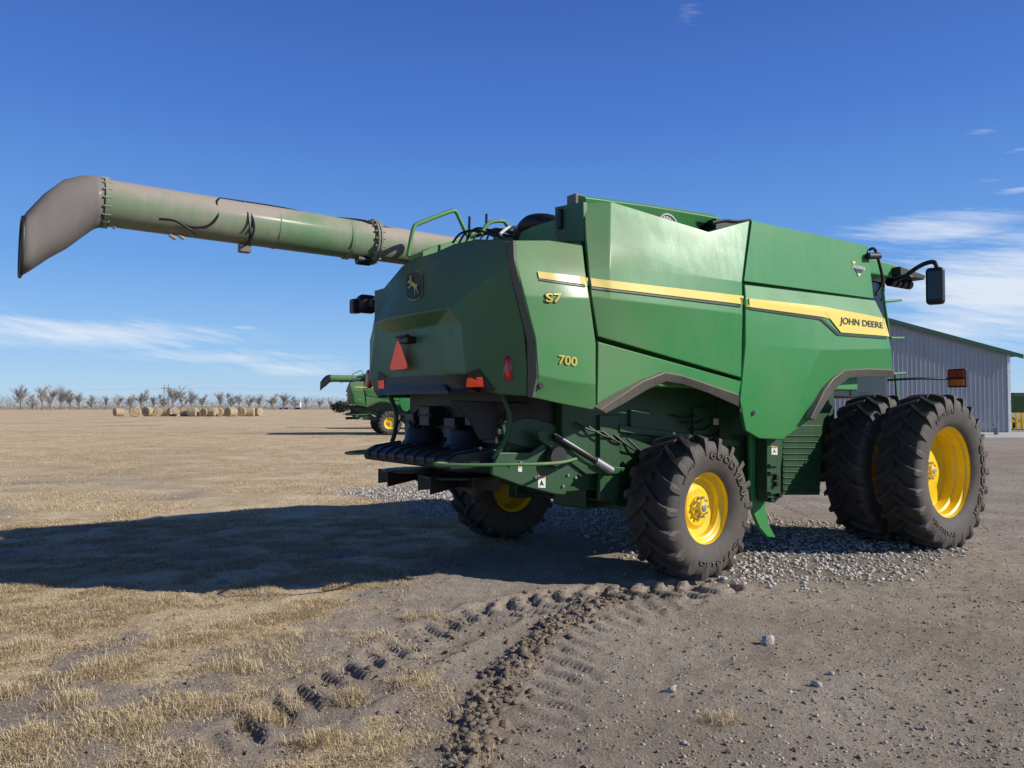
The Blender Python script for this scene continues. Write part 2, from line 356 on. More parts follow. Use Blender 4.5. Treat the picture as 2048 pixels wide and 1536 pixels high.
loft2('front_wheel_arch_trim',[(1622,838),(1650,780),(1668,757),(1690,740),(1740,738),(1787,740)],[(1630,842),(1662,790),(1680,770),(1700,756),(1740,754),(1789,755)],1.74,1.70,M['trim_arch'])
strip_decal('bumper_trim',[(758,742),(775,755),(850,752),(932,748),(957,737)],[(757,792),(775,790),(850,788),(932,786),(992,781)],bR,M['black'],rear,.014,30,fu=-2.42)
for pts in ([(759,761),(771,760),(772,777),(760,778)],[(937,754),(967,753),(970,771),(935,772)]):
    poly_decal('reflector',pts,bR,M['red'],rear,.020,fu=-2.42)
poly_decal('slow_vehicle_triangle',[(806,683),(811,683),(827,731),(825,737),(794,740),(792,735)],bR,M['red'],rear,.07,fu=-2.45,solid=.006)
p=proj(bR,823,680,0,fu=-2.45); m=MB(); m.box(p.x-.10,p.x+.02,-p.y-.10,-p.y+.10,p.z-.04,p.z+.03); m.box(p.x-.13,p.x-.08,-p.y-.13,-p.y+.13,p.z+.02,p.z+.045); m.build('rear_camera',M['black'],comb,bevel=.012)
for (px,py,w) in ((1014,737,.042),(741,756,.05)):
    p=proj(bR,px,py,0,fu=-2.3)
    if px<900: p=U(-2.17,-1.57,2.13)
    m=MB(); prof=[(0,-.02),(.8,-.02),(1,-.005),(1,.03)]; vs=[]; sg=16
    for (k,x) in prof:
        for i in range(sg):
            t=2*PI*i/sg; cy=math.copysign(abs(math.cos(t))**.6,math.cos(t)); cz=math.copysign(abs(math.sin(t))**.6,math.sin(t))
            vs.append(p+Vector((x,k*w*cy,k*.115*cz)))
    m.add(vs,[(i*sg+k,i*sg+(k+1)%sg,(i+1)*sg+(k+1)%sg,(i+1)*sg+k) for i in range(3) for k in range(sg)])
    m.build('tail_light',M['redl'],comb,smooth=40)
# emblem
strip_decal('emblem',[(814,556),(817,547),(830,543),(843,543),(847,551)],[(814,590),(818,600),(830,603),(842,598),(847,587)],bR,M['yellow_dim'],rear,.010,20,fu=-2.4)
strip_decal('emblem_field',[(815.2,557),(818.2,548.4),(830,544.5),(842,544.5),(846,552)],[(815.2,589),(818.6,598.5),(830,601.5),(841.6,597),(846,586.5)],bR,M['navy'],rear,.018,20,fu=-2.4)
Q=lambda a,b:(814+33*a, 601-55*b-3*a)
deer=[(.08,.60),(.10,.66),(.19,.72),(.27,.74),(.30,.80),(.24,.86),(.20,.93),(.24,.95),(.30,.88),(.35,.95),(.39,.93),(.37,.84),(.41,.80),(.40,.70),(.50,.63),(.64,.58),(.74,.50),(.80,.50),(.86,.56),(.88,.52),(.84,.44),(.82,.36),(.88,.24),(.94,.06),(.89,.06),(.80,.24),(.68,.36),(.70,.20),(.66,.04),(.62,.06),(.64,.22),(.56,.40),(.46,.46),(.34,.46),(.24,.36),(.10,.38),(.09,.42),(.21,.42),(.29,.52),(.28,.62),(.22,.64),(.16,.58)]
poly_decal('emblem_deer',[Q(.5+(a-.5)*.76,b*.80+.09) for a,b in deer],bR,M['yellow_dim'],rear,.030,fu=-2.4)
m=MB(); a=RU(730,608,-2.1); m.lathe([(0,-.10),(.09,-.10),(.12,-.04),(.12,.1),(.07,.16),(0,.16)],a,16,'x'); m.box(a.x-.02,a.x+.25,-a.y-.02,-a.y+.25,a.z-.05,a.z+.05); m.box(a.x-.16,a.x-.04,-a.y-.13,-a.y-.0,a.z-.12,a.z+.06); m.build('work_light',M['black'],comb,bevel=.02)
# ---------- auger
ra=-1.3
c0=S(207,405,ra); c1=S(742,484,ra); d=(c1-c0).normalized(); c2=c0+d*(5.6)
m=MB(); m.tube([c0,c1,c1+d*.02,c2],[.228,.228,.215,.215],32); aug=m.build('unloading_auger',M['green_auger'],comb,smooth=40)
def ring(a,b,rad,name='auger_flange'):
    m=MB(); m.tube([a,b],rad,32); return m.build(name,M['green_auger'],aug,smooth=40)
ring(c1-d*.02,c1-d*.002,.27); ring(c1+d*.015,c1+d*.035,.27); ring(c0-d*.01,c0+d*.03,.245); ring(S(690,478,ra),S(690,478,ra)+d*.04,.236,'auger_band'); ring(S(548,456,ra),S(548,456,ra)+d*.012,.231,'auger_band')
for k in range(18):
    t=2*PI*k/18; o_=Vector((0,math.cos(t),math.sin(t)))*.25
    m=MB(); m.tube([c1+o_-d*.05,c1+o_+d*.07],.012,6); m.build('bolt',M['green_auger'],aug)
    m=MB(); m.tube([c0+o_*.96-d*.03,c0+o_*.96+d*.04],.009,6); m.build('bolt',M['green_auger'],aug)
m=MB(); q=S(722,522,ra); m.tube([q+Vector((-.08,-.06,0)),q+Vector((.08,-.06,0))],.06,12); m.build('auger_latch',M['black'],aug,smooth=50)
sec=[((207,357),(207,453),.228),((185,352),(188,458),.232),((160,352),(165,474),.236),((125,362),(135,496),.24),((85,391),(98,516),.245),((50,428),(62,540),.25),((45,436),(40,553),.255)]
vs=[]; sg=28
for t_,b_,w in sec:
    T=S(t_[0],t_[1],ra); B_=S(b_[0],b_[1],ra); cc=(T+B_)/2; h=(T-B_)/2
    for k in range(sg):
        t=2*PI*k/sg; cy=math.cos(t); sz=math.sin(t); e=.75 if t_[0]<130 else 1
        cy=math.copysign(abs(cy)**e,cy); sz=math.copysign(abs(sz)**e,sz)
        dent=1-.14*math.exp(-((t-5.9)/.35)**2) if t_[0] in (125,160) else 1
        vs.append(cc+h*sz*dent+Vector((0,w*cy*dent,0)))
m=MB(); m.add(vs,[(i*sg+k,i*sg+(k+1)%sg,(i+1)*sg+(k+1)%sg,(i+1)*sg+k) for i in range(len(sec)-1) for k in range(sg)])
sp=m.build('auger_spout',M['boot'],comb,smooth=60,solid=.015)
m=MB(); m.tube([Vector(v) for v in vs[-sg:]]+[Vector(vs[-sg])],.014,6); m.build('spout_rim',M['black_dust'],sp,smooth=60)
tubes('auger_cable',M['hose'],aug,[
 [S(318,438,ra+.22),S(350,442,ra+.24),S(378,458,ra+.24),S(392,468,ra+.2)],
 [S(350,442,ra+.24),S(388,455,ra+.22),S(420,450,ra+.24),S(436,430,ra+.22),S(433,405,ra+.18),S(440,397,ra+.1)],
 [S(440,397,ra+.1),S(560,415,ra+.08),S(640,432,ra+.08),S(720,440,ra+.1),S(745,447,ra+.15),S(800,460,ra+.1),S(900,476,ra+.08)],
 [S(478,404,ra+.1),S(500,425,ra+.2),S(508,455,ra+.24),S(500,480,ra+.2),S(488,492,ra)],
 [S(484,404,ra+.1),S(496,430,ra+.22),S(500,462,ra+.24),S(497,487,ra+.15)]],6,6,.013)
m=MB(); a=S(489,498,ra); m.box(a.x-.06,a.x+.06,-a.y-.05,-a.y+.05,a.z-.04,a.z+.05); m.box(a.x-.03,a.x+.03,-a.y-.02,-a.y+.02,a.z+.045,a.z+.12); m.build('auger_lamp',M['boot'],aug,bevel=.01)
for px,py in ((345,474),(362,474),(225,452),(548,488),(205,395),(204,430)):
    a=S(px,py,ra+.05); m=MB(); m.tube([a-d*.03+Vector((0,0,.02)),a+d*.03+Vector((0,0,-.015))],.02,8); m.build('auger_bracket',M['green_auger'],aug,smooth=40)
# ---------- cab, mirror, lights
m=MB(); m.box(3.35,5.05,-1.0,1.0,1.9,3.66); m.build('cab',M['glass'],comb,bevel=.04)
m=MB(); m.prism([U(3.3,1.12,3.68),U(5.55,1.12,3.72),U(5.75,1.12,3.8),U(5.6,1.12,3.9),U(3.5,1.12,3.98),U(3.3,1.12,3.9)],(0,2.24,0)); m.build('cab_roof',M['green'],comb,bevel=.03)
m=MB(); m.prism([U(5.0,1.25,3.72),U(5.7,1.25,3.72),U(5.75,1.25,3.8),U(5.0,1.25,3.86)],(0,.3,0)); m.build('cab_light_bar',M['black'],comb,bevel=.02)
for k in range(4): m=MB(); m.lathe([(0,0),(.07,0),(.07,.1),(0,.12)],U(5.05+.16*k,1.05,3.66),12,'x'); m.build('cab_light',M['black'],comb)
tubes('mirror_arm',M['black'],comb,[[S(1812,552,1.4),S(1830,538,1.5),S(1848,528,1.7),S(1866,524,1.85),S(1873,532,1.9),S(1874,545,1.9)],[S(1790,560,1.2),S(1812,552,1.4),S(1822,556,1.45)]],10,5,.032)
m=MB(); a=S(1874,570,1.9); rz=Matrix.Rotation(R(18),3,'Z'); m.box(a.x-.09,a.x+.06,1.77,2.0,a.z-.27,a.z+.24,rz); mir=m.build('mirror',M['black'],comb,bevel=.05,seg=4)
m=MB(); m.box(a.x-.097,a.x-.092,1.80,1.97,a.z-.2,a.z+.18,rz,Vector((a.x-.015,-1.885,a.z-.015))); m.build('mirror_glass',M['glass'],mir)
m=MB(); m.tube([S(1735,512,1.65),S(1758,512,1.65)],.045,10); m.tube([S(1738,500,1.6),S(1746,497,1.65),S(1752,505,1.65),S(1765,560,1.55),S(1752,590,1.5)],.02,8,4); m.build('work_light',M['black_dust'],comb,smooth=50)
tubes('ladder_handrail',M['green'],comb,[[S(x,y,1.35) for x,y in pts] for pts in ([(1762,598),(1770,603),(1802,600)],[(1768,600),(1774,640),(1778,668)],[(1781,676),(1807,676)],[(1786,748),(1810,746)],[(1790,748),(1793,790)],[(1765,575),(1768,603)])],8,3,.018)
tubes('light_arm',M['black'],comb,[[S(1775,760,1.6),S(1840,757,1.9),S(1900,758,2.1)]],8,3,.016)
m=MB(); a=S(1914,757,2.15); m.box(a.x-.02,a.x+.06,2.03,2.27,a.z-.12,a.z+.13); wl=m.build('warning_light',M['black'],comb,bevel=.02)
m=MB(); m.box(a.x-.035,a.x-.018,2.05,2.25,a.z+.01,a.z+.11); m.build('red_lens',M['redl'],wl,bevel=.005)
m=MB(); m.box(a.x-.035,a.x-.018,2.05,2.25,a.z-.1,a.z-.01); m.build('amber_lens',M['orange'],wl,bevel=.005)
# ---------- chassis
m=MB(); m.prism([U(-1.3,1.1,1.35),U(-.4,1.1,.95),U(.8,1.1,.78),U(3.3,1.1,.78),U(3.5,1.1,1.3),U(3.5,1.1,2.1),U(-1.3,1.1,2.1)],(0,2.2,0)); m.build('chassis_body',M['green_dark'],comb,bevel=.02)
m=MB(); m.box(-.12,.12,-1.3,1.3,.62,.86); m.box(-.3,.3,-.3,.3,.6,1.2); m.box(-.35,.1,1.0,1.18,.6,.9); m.box(-.35,.1,-1.18,-1.0,.6,.9); m.tube([U(0,-1.42,.74),U(0,1.42,.74)],.14,16); m.build('rear_axle',M['green_dark'],comb,bevel=.015)
tubes('steering_cylinder',M['black_dust'],comb,[[U(-.25,1.2,.72),U(-.25,.2,.72)],[U(-.25,-1.2,.72),U(-.25,-.2,.72)]],10,0,.035)
m=MB(); m.tube([U(4.0,-1.6,.96),U(4.0,1.6,.96)],.14,20); m.box(3.75,4.25,-1.0,1.0,.75,1.25); m.build('front_axle',M['green_dark'],comb,bevel=.01)
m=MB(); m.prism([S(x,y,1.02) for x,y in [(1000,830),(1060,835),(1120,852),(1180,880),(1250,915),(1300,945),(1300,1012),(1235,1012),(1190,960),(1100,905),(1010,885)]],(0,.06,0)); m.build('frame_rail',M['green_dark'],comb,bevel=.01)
m=MB(); m.prism([S(x,y,1.14) for x,y in [(985,935),(1000,905),(1062,905),(1090,885),(1130,905),(1168,930),(1130,990),(1110,988),(1045,972),(985,950)]],(0,.05,0)); pl=m.build('chopper_side_plate',M['green_dark'],comb,bevel=.01)
for px,py in ((1100,900),(1112,935),(1135,950),(1150,930),(1085,925),(1040,925),(1125,972),(1150,955),(1070,955),(1020,930)):
    p=S(px,py,1.14); m=MB(); m.lathe([(0,-.02),(.014,-.02),(.014,0)],p,6); m.build('bolt',M['metal'],pl)
m=MB(); m.prism([S(x,y,1.17) for x,y in [(1075,862),(1092,860),(1180,930),(1250,935),(1250,948),(1172,948),(1080,880)]],(0,.03,0)); m.build('link_arm',M['green_dark'],comb,bevel=.008)
m=MB(); p=S(1112,914,1.2); m.lathe([(0,-.05),(.10,-.05),(.11,-.03),(.11,.03),(0,.03)],p,20); m.build('drive_pulley',M['black_dust'],comb,smooth=40)
m=MB(); m.tube([S(1108,872,1.2),S(1192,922,1.2)],.033,12); hc=m.build('hydraulic_cylinder',M['black'],comb,smooth=40)
m=MB(); m.tube([S(1110,868,1.22),S(1190,917,1.22)],.010,6); m.build('cylinder_pipe',M['white'],hc,smooth=40)
m=MB(); m.tube([S(1190,921,1.2),S(1222,941,1.2)],.045,12); m.build('cylinder_rod',M['metal'],hc,smooth=40)
m=MB(); m.box(-1.9,-1.0,-1.02,1.0,1.25,1.98); m.build('straw_chopper',M['black'],comb,bevel=.02)
m=MB(); m.prism([U(-1.95,1.0,1.25),U(-1.2,1.0,.92),U(-.6,1.0,.92),U(-.6,1.0,1.3),U(-1.9,1.0,1.42)],(0,2.0,0)); m.build('chopper_housing',M['green_dark'],comb,bevel=.015)
m=MB(); m.prism([S(x,y,1.05) for x,y in [(900,800),(1060,806),(1060,835),(1000,850),(990,880),(960,880),(940,840)]],(0,.03,0)); m.build('discharge_shield',M['black'],comb,bevel=.01)
for i,(r0,u0,z0) in enumerate([(-.8,-1.95,1.62),(-.35,-2.0,1.7),(.15,-1.98,1.58),(.6,-2.0,1.72),(.85,-1.95,1.55)]):
    m=MB(); m.box(u0-.08,u0+.1,r0-.1,r0+.12,z0-.12,z0+.1); m.tube([U(u0-.05,r0-.14,z0),U(u0-.05,r0+.16,z0)],.035,8); m.build('spreader_motor',M['black_dust'],comb,bevel=.015)
for s in (1,-1):
    m=MB(); m.tube([U(-2.1,1.15*s,1.95),U(-2.0,1.17*s,1.72),U(-2.02,1.15*s,1.5),U(-2.12,1.08*s,1.3)],.028,8,4); m.build('support_strut',M['green_dark'],comb,smooth=50)
    m=MB(); m.tube([U(-1.15,1.15*s,1.27),U(-1.6,1.46*s,1.27),U(-1.95,1.5*s,1.27),U(-2.4,1.3*s,1.27),U(-2.68,1.06*s,1.27),U(-2.6,.9*s,1.27),U(-2.2,.95*s,1.27)],.015,8,5); gr=m.build('guard_rail',M['green'],comb,smooth=50)
m=MB(); m.prism([U(-2.50,.92,1.2),U(-2.0,.98,1.2),U(-1.85,.98,1.38),U(-2.1,.98,1.39),U(-2.44,.95,1.345),U(-2.52,.92,1.29)],(0,1.88,0)); tb=m.build('tailboard',M['black_dust'],comb,bevel=.02,seg=2)
for k in range(9):
    r_=-.84+k*.21; m=MB(); m.prism([U(-2.525,r_+.05,1.23),U(-2.12,r_+.05,1.30),U(-2.12,r_+.05,1.408),U(-2.44,r_+.05,1.365),U(-2.53,r_+.05,1.30)],(0,.05,0)); m.build('tailboard_rib',M['black_dust'],tb,bevel=.006,seg=1)
for r_ in (-.5,.42):
    m=MB(); m.lathe([(.0,.15),(.17,.15),(.195,.12),(.21,.02),(.25,-.02),(.25,-.05)],(-2.0,-r_,1.41),24,'z'); m.build('spreader_cover',M['black_dust'],tb,smooth=40)
for r_ in (-.5,.42):
    m=MB(); m.lathe([(.0,.0),(.36,.0),(.36,-.02),(0,-.02)],(-2.1,-r_,1.1),24,'z'); sd_=m.build('spreader_disc',M['black'],comb)
    for k in range(6):
        t=k*PI/3+.3; a=Vector((-2.1,-r_,1.0)); b=a+Vector((.42*math.cos(t),.42*math.sin(t),0)); w=Vector((-math.sin(t),math.cos(t),0))*.01
        m=MB(); m.prism([a+Vector((0,0,-.02)),b+Vector((0,0,-.06)),b+Vector((0,0,.1)),a+Vector((0,0,.09))],w); m.build('spreader_blade',M['black'],sd_)
hl=[]
for i in range(8):
    y0=random.uniform(-1,1); hl.append([U(-1.75,y0,1.9),U(-1.98+random.uniform(-.05,.1),y0+random.uniform(-.2,.2),1.65),U(-2.05,y0+random.uniform(-.2,.2),1.5)])
for i in range(5):
    a=S(1150+i*26,845+i*8,1.14); b=a+Vector((.35,.0,-.10-.03*i)); hl.append([a,(a+b)/2+Vector((0,-.03,-.03)),b])
for i in range(4):
    a=S(1345+i*18,830+i*14,1.14); b=a+Vector((.35,.0,.02*i)); hl.append([a,(a+b)/2+Vector((0,-.03,-.03)),b])
tubes('hydraulic_hose',M['hose'],comb,hl,6,4,.012)
for (a,b,c_,d_) in ((1200,830,1240,1000),(1262,820,1300,870),(1388,815,1420,900),(1440,800,1462,900)):
    m=MB(); m.prism([S(a,b,1.14),S(c_,b,1.14),S(c_,d_,1.14),S(a,d_,1.14)],(0,.05,0)); m.build('frame_brace',M['green_dark'],comb,bevel=.008)
m=MB(); m.prism([S(x,y,1.16) for x,y in [(1240,850),(1480,880),(1480,893),(1240,864)]],(0,.06,0)); m.build('frame_brace',M['green_dark'],comb,bevel=.008)
m=MB(); m.prism([S(x,y,1.42) for x,y in [(1534,870),(1566,870),(1566,905),(1562,935),(1562,995),(1550,1006),(1538,1004),(1534,990)]],(0,.16,0)); el=m.build('grain_elevator',M['green_dark'],comb,bevel=.012)
for py in (930,945,985):
    a=S(1548,py,1.44); m=MB(); m.box(a.x-.09,a.x+.09,1.42,1.46,a.z-.012,a.z+.012); m.build('elevator_band',M['green_dark'],el)
for px,py in ((1552,955),(1541,1000),(1558,990),(1552,968)): m=MB(); m.lathe([(0,-.03),(.03,-.03),(.03,.02)],S(px,py,1.44),12); m.build('elevator_bearing',M['black_dust'],el)
m=MB(); m.prism([S(x,y,1.25) for x,y in [(1500,868),(1531,868),(1531,1015),(1538,1048),(1552,1076),(1536,1074),(1520,1056),(1508,1028),(1503,990)]],(0,.05,0)); m.build('grain_chute',M['green'],comb,bevel=.012)
m=MB(); m.prism([S(x,y,1.22) for x,y in [(1566,850),(1645,850),(1640,990),(1566,990)]],(0,.3,0)); gm=m.build('radiator_box',M['green_dark'],comb,bevel=.01)
m=MB()
for i in range(10): m.tube([S(1568,872+i*12,1.23),S(1641,872+i*12,1.23)],.008,4)
m.build('louvre',M['green_dark'],gm)
def sticker(quad,r):
    m=MB(); m.add([S(x,y,r) for x,y in quad],[(0,1,2,3)]); o=m.build('warning_sticker',M['white'],comb,recalc=False)
    (x0,y0),(x1,y1)=quad[0],quad[2]
    m=MB(); h=(y1-y0)
    m.add([S(x0+1,y0+1,r+.003),S(x1-1,y0+1,r+.003),S(x1-1,y0+h*.22,r+.003),S(x0+1,y0+h*.22,r+.003)],[(0,1,2,3)]); m.build('sticker_header',M['orange'],o,recalc=False)
    m=MB(); m.add([S(x0+3,y1-3,r+.003),S((x0+x1)/2,y0+h*.35,r+.003),S(x1-3,y1-4,r+.003),S((x0+x1)/2,y1-7,r+.003)],[(0,1,2,3)]); m.build('sticker_symbol',M['black'],o,recalc=False)
sticker([(1076,951),(1091,952),(1091,976),(1076,975)],1.146)
sticker([(1543,892),(1555,893),(1555,910),(1543,909)],1.424)
sticker([(1427,836),(1437,837),(1437,850),(1427,849)],1.15)
sticker([(1036,932),(1044,933),(1044,944),(1036,943)],1.146)
# ---------- wheels
def wheel(u,r,W,Ro,Rr,dish,nl,rz=0,flip=False,hub=True,texts=()):
    yo=-.40*W
    m=MB(); m.lathe([(Rr-.006,yo+.012),(Rr+.014,yo-.004),(Rr+.014,yo+.014),(Rr-.012,yo+.02),(Rr-.018,yo+.06),(Rr-.045,yo+.075),(Rr-.05,yo+dish*.55),(Rr-.075,yo+dish*.62),(Rr-.085,yo+dish),(Rr*.62,yo+dish+.015),(Rr*.5,yo+dish-.02),(.001,yo+dish-.02)]+[(.001,yo+dish+.02),(Rr-.09,yo+dish+.05),(Rr-.06,yo+dish+.06),(Rr-.06,.4*W-.05),(Rr+.014,.4*W)],seg=64)
    w=m.build('wheel',M['yellow'],comb,smooth=35); w.location=U(u,r,Ro-.025); w.rotation_euler=(0,0,rz+(PI if flip else 0))
    prof=[(Rr-.01,.38*W),(Rr+.015,.41*W),(Rr+.05,.455*W),((Rr+Ro)/2-.02,.50*W),(Ro-.15,.495*W),(Ro-.09,.465*W),(Ro-.065,.42*W),(Ro-.053,.3*W),(Ro-.048,0)]
    full=[(a,-b) for a,b in prof]+[(a,b) for a,b in prof[::-1][1:]]
    m=MB(); m.lathe(full,seg=96)
    for s in (-1,1):
        for i in range(nl):
            ph0=2*PI*(i+(0 if s<0 else .5))/nl; secs=[]; K=9
            for k in range(K):
                t=k/(K-1); lat=W*(-.03+.50*t) if k<K-2 else (W*.475 if k==K-2 else W*.512)
                rb=Ro-.066-(.04*t*t) if k<K-2 else (Ro-.13 if k==K-2 else Ro-.19)
                rt=Ro-.012*t*t if k<K-2 else (Ro-.022 if k==K-2 else Ro-.06)
                sh_=(.52*W*(t-.12*t*t))/Ro*.95
                wt=.024+.006*t; wb=.038+.006*t
                if k==K-1: wt*=.9; wb*=.8
                secs.append([Vector((a*math.cos(b),s*lat,a*math.sin(b))) for a,b in [(rb,ph0+sh_-wb/Ro),(rt,ph0+sh_-wt/Ro),(rt,ph0+sh_+wt/Ro),(rb,ph0+sh_+wb/Ro)]])
            vs=[p for q in secs for p in q]
            m.add(vs,[(j*4+q,(j+1)*4+q,(j+1)*4+q+1,j*4+q+1) for j in range(K-1) for q in range(3)]+[(0,1,2,3),tuple((K-1)*4+q for q in (3,2,1,0))])
    ty=m.build('tyre',M['rubber'],w,smooth=32)
    P=sorted(prof[:5])
    def side_y(rad):
        for (a,b),(c_,d_) in zip(P,P[1:]):
            if a<=rad<=c_: return b+(d_-b)*(rad-a)/(c_-a)
        return .5*W
    for (txt,ph,rad,h,inward,ang) in texts:
      for (bd,of,mt) in ((.045,.008,M['rubber_text']),(.0,.013,M['rubber_text2'])):
        vs,fs,mn,mx=text_geo(txt,bd,1.12); sc=h/(mx[1]-mn[1]); wid=(mx[0]-mn[0])*sc; out=[]; kx=ang*rad/wid
        if bd==0: kx*=.985
        for v in vs:
            x=((v[0]-mn[0])*sc-wid/2)*kx; y=((v[1]-mn[1])*sc-h/2)*(1 if bd else .86)
            if inward: rho=rad-y; a=R(ph)+x/rad
            else: rho=rad+y; a=R(ph)-x/rad
            out.append((rho*math.cos(a),-(side_y(rho)+of),rho*math.sin(a)))
        m=MB(); m.add(out,fs); m.build('lettering',mt,w,recalc=False)
    yd=yo+dish-.02
    if hub:
        m=MB(); m.lathe([(.001,yd-.075),(.06,yd-.075),(.07,yd-.065),(.07,yd-.03),(.12,yd-.025),(.125,yd)],seg=32); m.build('hub',M['yellow'],w,smooth=35)
        m=MB(); m.lathe([(.001,yd-.082),(.035,yd-.082),(.045,yd-.0755)],seg=20); m.build('hub_cap',M['grey'],w,smooth=35)
        for k in range(10):
            t=2*PI*k/10; m=MB(); m.lathe([(.001,-.035),(.015,-.035),(.017,0)],(.105*math.cos(t),yd-.02,.105*math.sin(t)),6); m.build('wheel_bolt',M['metal'],w)
    return w
wheel(.12,1.5,.60,.76,.385,.15,18,R(4.5),False,True,[('GOODYEAR',50,.555,.085,False,1.6),('OPTITRAC',-80,.57,.055,True,1.25),('600/70R28',135,.57,.035,False,.5)])
wheel(-.1,-1.65,.60,.76,.385,.15,18,R(4.5),True)
wheel(3.97,2.17,.54,.99,.585,.30,24,0,False,True,[('GOODYEAR',-12,.77,.09,False,1.3),('520/85R42',108,.77,.06,False,.66),('OPTITRAC',-112,.77,.06,True,.85)])
wheel(3.97,1.46,.54,.99,.585,.12,24,0,False,False)
wheel(3.97,-1.46,.54,.99,.585,.12,24,0,True,False)
wheel(3.97,-2.17,.54,.99,.585,.30,24,0,True)
def place(px,Y,th,lab,shift,dz):
    c=dup(comb); wx=(px-1024)/FPX*Y
    u,r_=.12,1.7
    c.rotation_euler=(0,0,th)
    c.location=(wx-(u*math.cos(th)+r_*math.sin(th)), Y-(u*math.sin(th)-r_*math.cos(th)),0)
    tag(c,lab,'combine harvester')
    for ch in c.children:
        if ch.name.startswith(('unloading_auger','auger_spout')): ch.location.x+=shift; ch.location.z=dz
        if ch.name.startswith('auger_spout'):
            ch.material_slots[0].link='OBJECT'; ch.material_slots[0].material=M['black_dust']
        if ch.name.startswith('unloading_auger'):
            ch.material_slots[0].link='OBJECT'; ch.material_slots[0].material=M['green']
    return c
place(780,47.8,R(14),'distant green combine harvester just left of the large one, the nearer of two',1.7,-.2)
place(850,60,R(8),'farthest green combine harvester, mostly hidden behind another distant one',.2,-.1)
# ---------------------------------------------------------------- noise
TB=rng.random((256,256))
def vn(x,y,sc,seed=0):
    x=x*sc+seed*17.3; y=y*sc+seed*31.7
    xi=np.floor(x).astype(int); yi=np.floor(y).astype(int); fx=x-xi; fy=y-yi; fx=fx*fx*(3-2*fx); fy=fy*fy*(3-2*fy)
    a=TB[xi%256,yi%256]; b=TB[(xi+1)%256,yi%256]; c=TB[xi%256,(yi+1)%256]; d_=TB[(xi+1)%256,(yi+1)%256]
    return (a*(1-fx)+b*fx)*(1-fy)+(c*(1-fx)+d_*fx)*fy
def fbm(x,y,sc,seed=0,oc=4):
    s=0;a=.5;t=0
    for i in range(oc): s=s+a*vn(x,y,sc*2**i,seed+i*3); t+=a; a*=.5
    return s/t
def ss(a,b,x):
    t=np.clip((x-a)/(b-a),0,1); return t*t*(3-2*t)
pathA=[G(*p) for p in [(1290,1185),(1200,1208),(1120,1248),(1050,1305),(1000,1370),(960,1440),(930,1540),(905,1640)]]
pathB=[G(*p) for p in [(1420,1175),(1180,1190),(1000,1222),(870,1275),(740,1345),(600,1430),(450,1520),(330,1600)]]
def pd(path,x,y):
    best=np.full(x.shape,1e9); bs=np.zeros(x.shape); s0=0; sd=np.zeros(x.shape)
    for a,b in zip(path,path[1:]):
        dx,dy=b.x-a.x,b.y-a.y; L=math.hypot(dx,dy); t=np.clip(((x-a.x)*dx+(y-a.y)*dy)/(L*L),0,1)
        cx=x-(a.x+t*dx); cy=y-(a.y+t*dy); dd=np.hypot(cx,cy); mk=dd<best
        best=np.where(mk,dd,best); bs=np.where(mk,s0+t*L,bs); sd=np.where(mk,np.sign(cx*dy-cy*dx),sd); s0+=L
    return best,bs,sd
def masks(x,y):
    yy=np.maximum(y,.5); q=x/yy+ (fbm(x,y,.35,2)-.5)*.35
    g=ss(.0,-.2,q)
    n=fbm(x,y,.55,5); n2=fbm(x,y,.18,9)
    patch=ss(.40,.54,n*.5+fbm(x,y,2.2,12)*.5)
    near=ss(12,9,y)
    mid=ss(10.5,12,y)*ss(26,17,y)
    g=g*(1-near*(1-patch)*.8)*(1-mid*.7*ss(.60,.42,n2))
    dB,_,_=pd(pathB,x,y); g=g*(1-.75*ss(.5,.28,dB))
    rx,ry=x-OX,y-OY; u=rx*Fv[0]+ry*Fv[1]; r_=rx*Fv[1]-ry*Fv[0]
    w=(fbm(x,y,.8,21)-.5)*1.8
    k=ss(.1,.9,u+w)*ss(4.9,4.0,u+w*.7)*ss(3.0,2.0,r_+w*.7)*ss(-9.5,-7,r_+w)
    g=g*(1-k)
    br=ss(.45,.62,fbm(x,y,.3,33))
    return g,k,br
def height(x,y):
    near=ss(40,15,y)
    h=(fbm(x,y,1.2,40,5)-.5)*.05+(fbm(x,y,9,50,4)-.5)*.026
    d1,s1,g1=pd(pathA,x,y); d2,s2,g2=pd(pathB,x,y)
    wob=(fbm(x,y,5,71,2)-.5)
    br=ss(.4,.62,vn(s1*1.0,s1*0,3.0,5))
    h=h+(.030*br*np.exp(-(d1/.08)**2))*(.3+1.2*fbm(x,y,14,61,2))
    fade=.35+.65*ss(.3,.55,fbm(x,y,1.3,66,3))
    bars=ss(-.1,.35,np.sin(2*PI*(s2+d2*.6+wob*.05)/.25))
    h=h+np.where(d2<.32,bars*.046-.036,0)*ss(.32,.27,d2)*fade
    h=h+.016*np.exp(-((d2-.36+wob*.05)/.05)**2)
    bars=ss(.0,.4,np.sin(2*PI*(s1-d1*.6+wob*.06)/.25)); h=h+np.where((g1<0)&(d1<.62)&(d1>.18),bars*.024-.019,0)*ss(.62,.54,d1)*fade
    return h*near
def axis(a,b,st,lo,hi,gr=1.085):
    v=list(np.arange(a,b,st)); x=b; s=st
    while x<hi: v.append(x); s*=gr; x+=s
    v.append(hi); w=[]; x=a; s=st
    while x>lo: s*=gr; x-=s; w.append(max(x,lo))
    return np.array(w[::-1]+v)
xs=axis(-5.5,5.5,.03,-4500,4500); ys_=axis(3.2,10.5,.026,-150,6000)
XX,YY=np.meshgrid(xs,ys_); x=XX.ravel(); y=YY.ravel(); z=height(x,y)
nx,ny=len(xs),len(ys_)
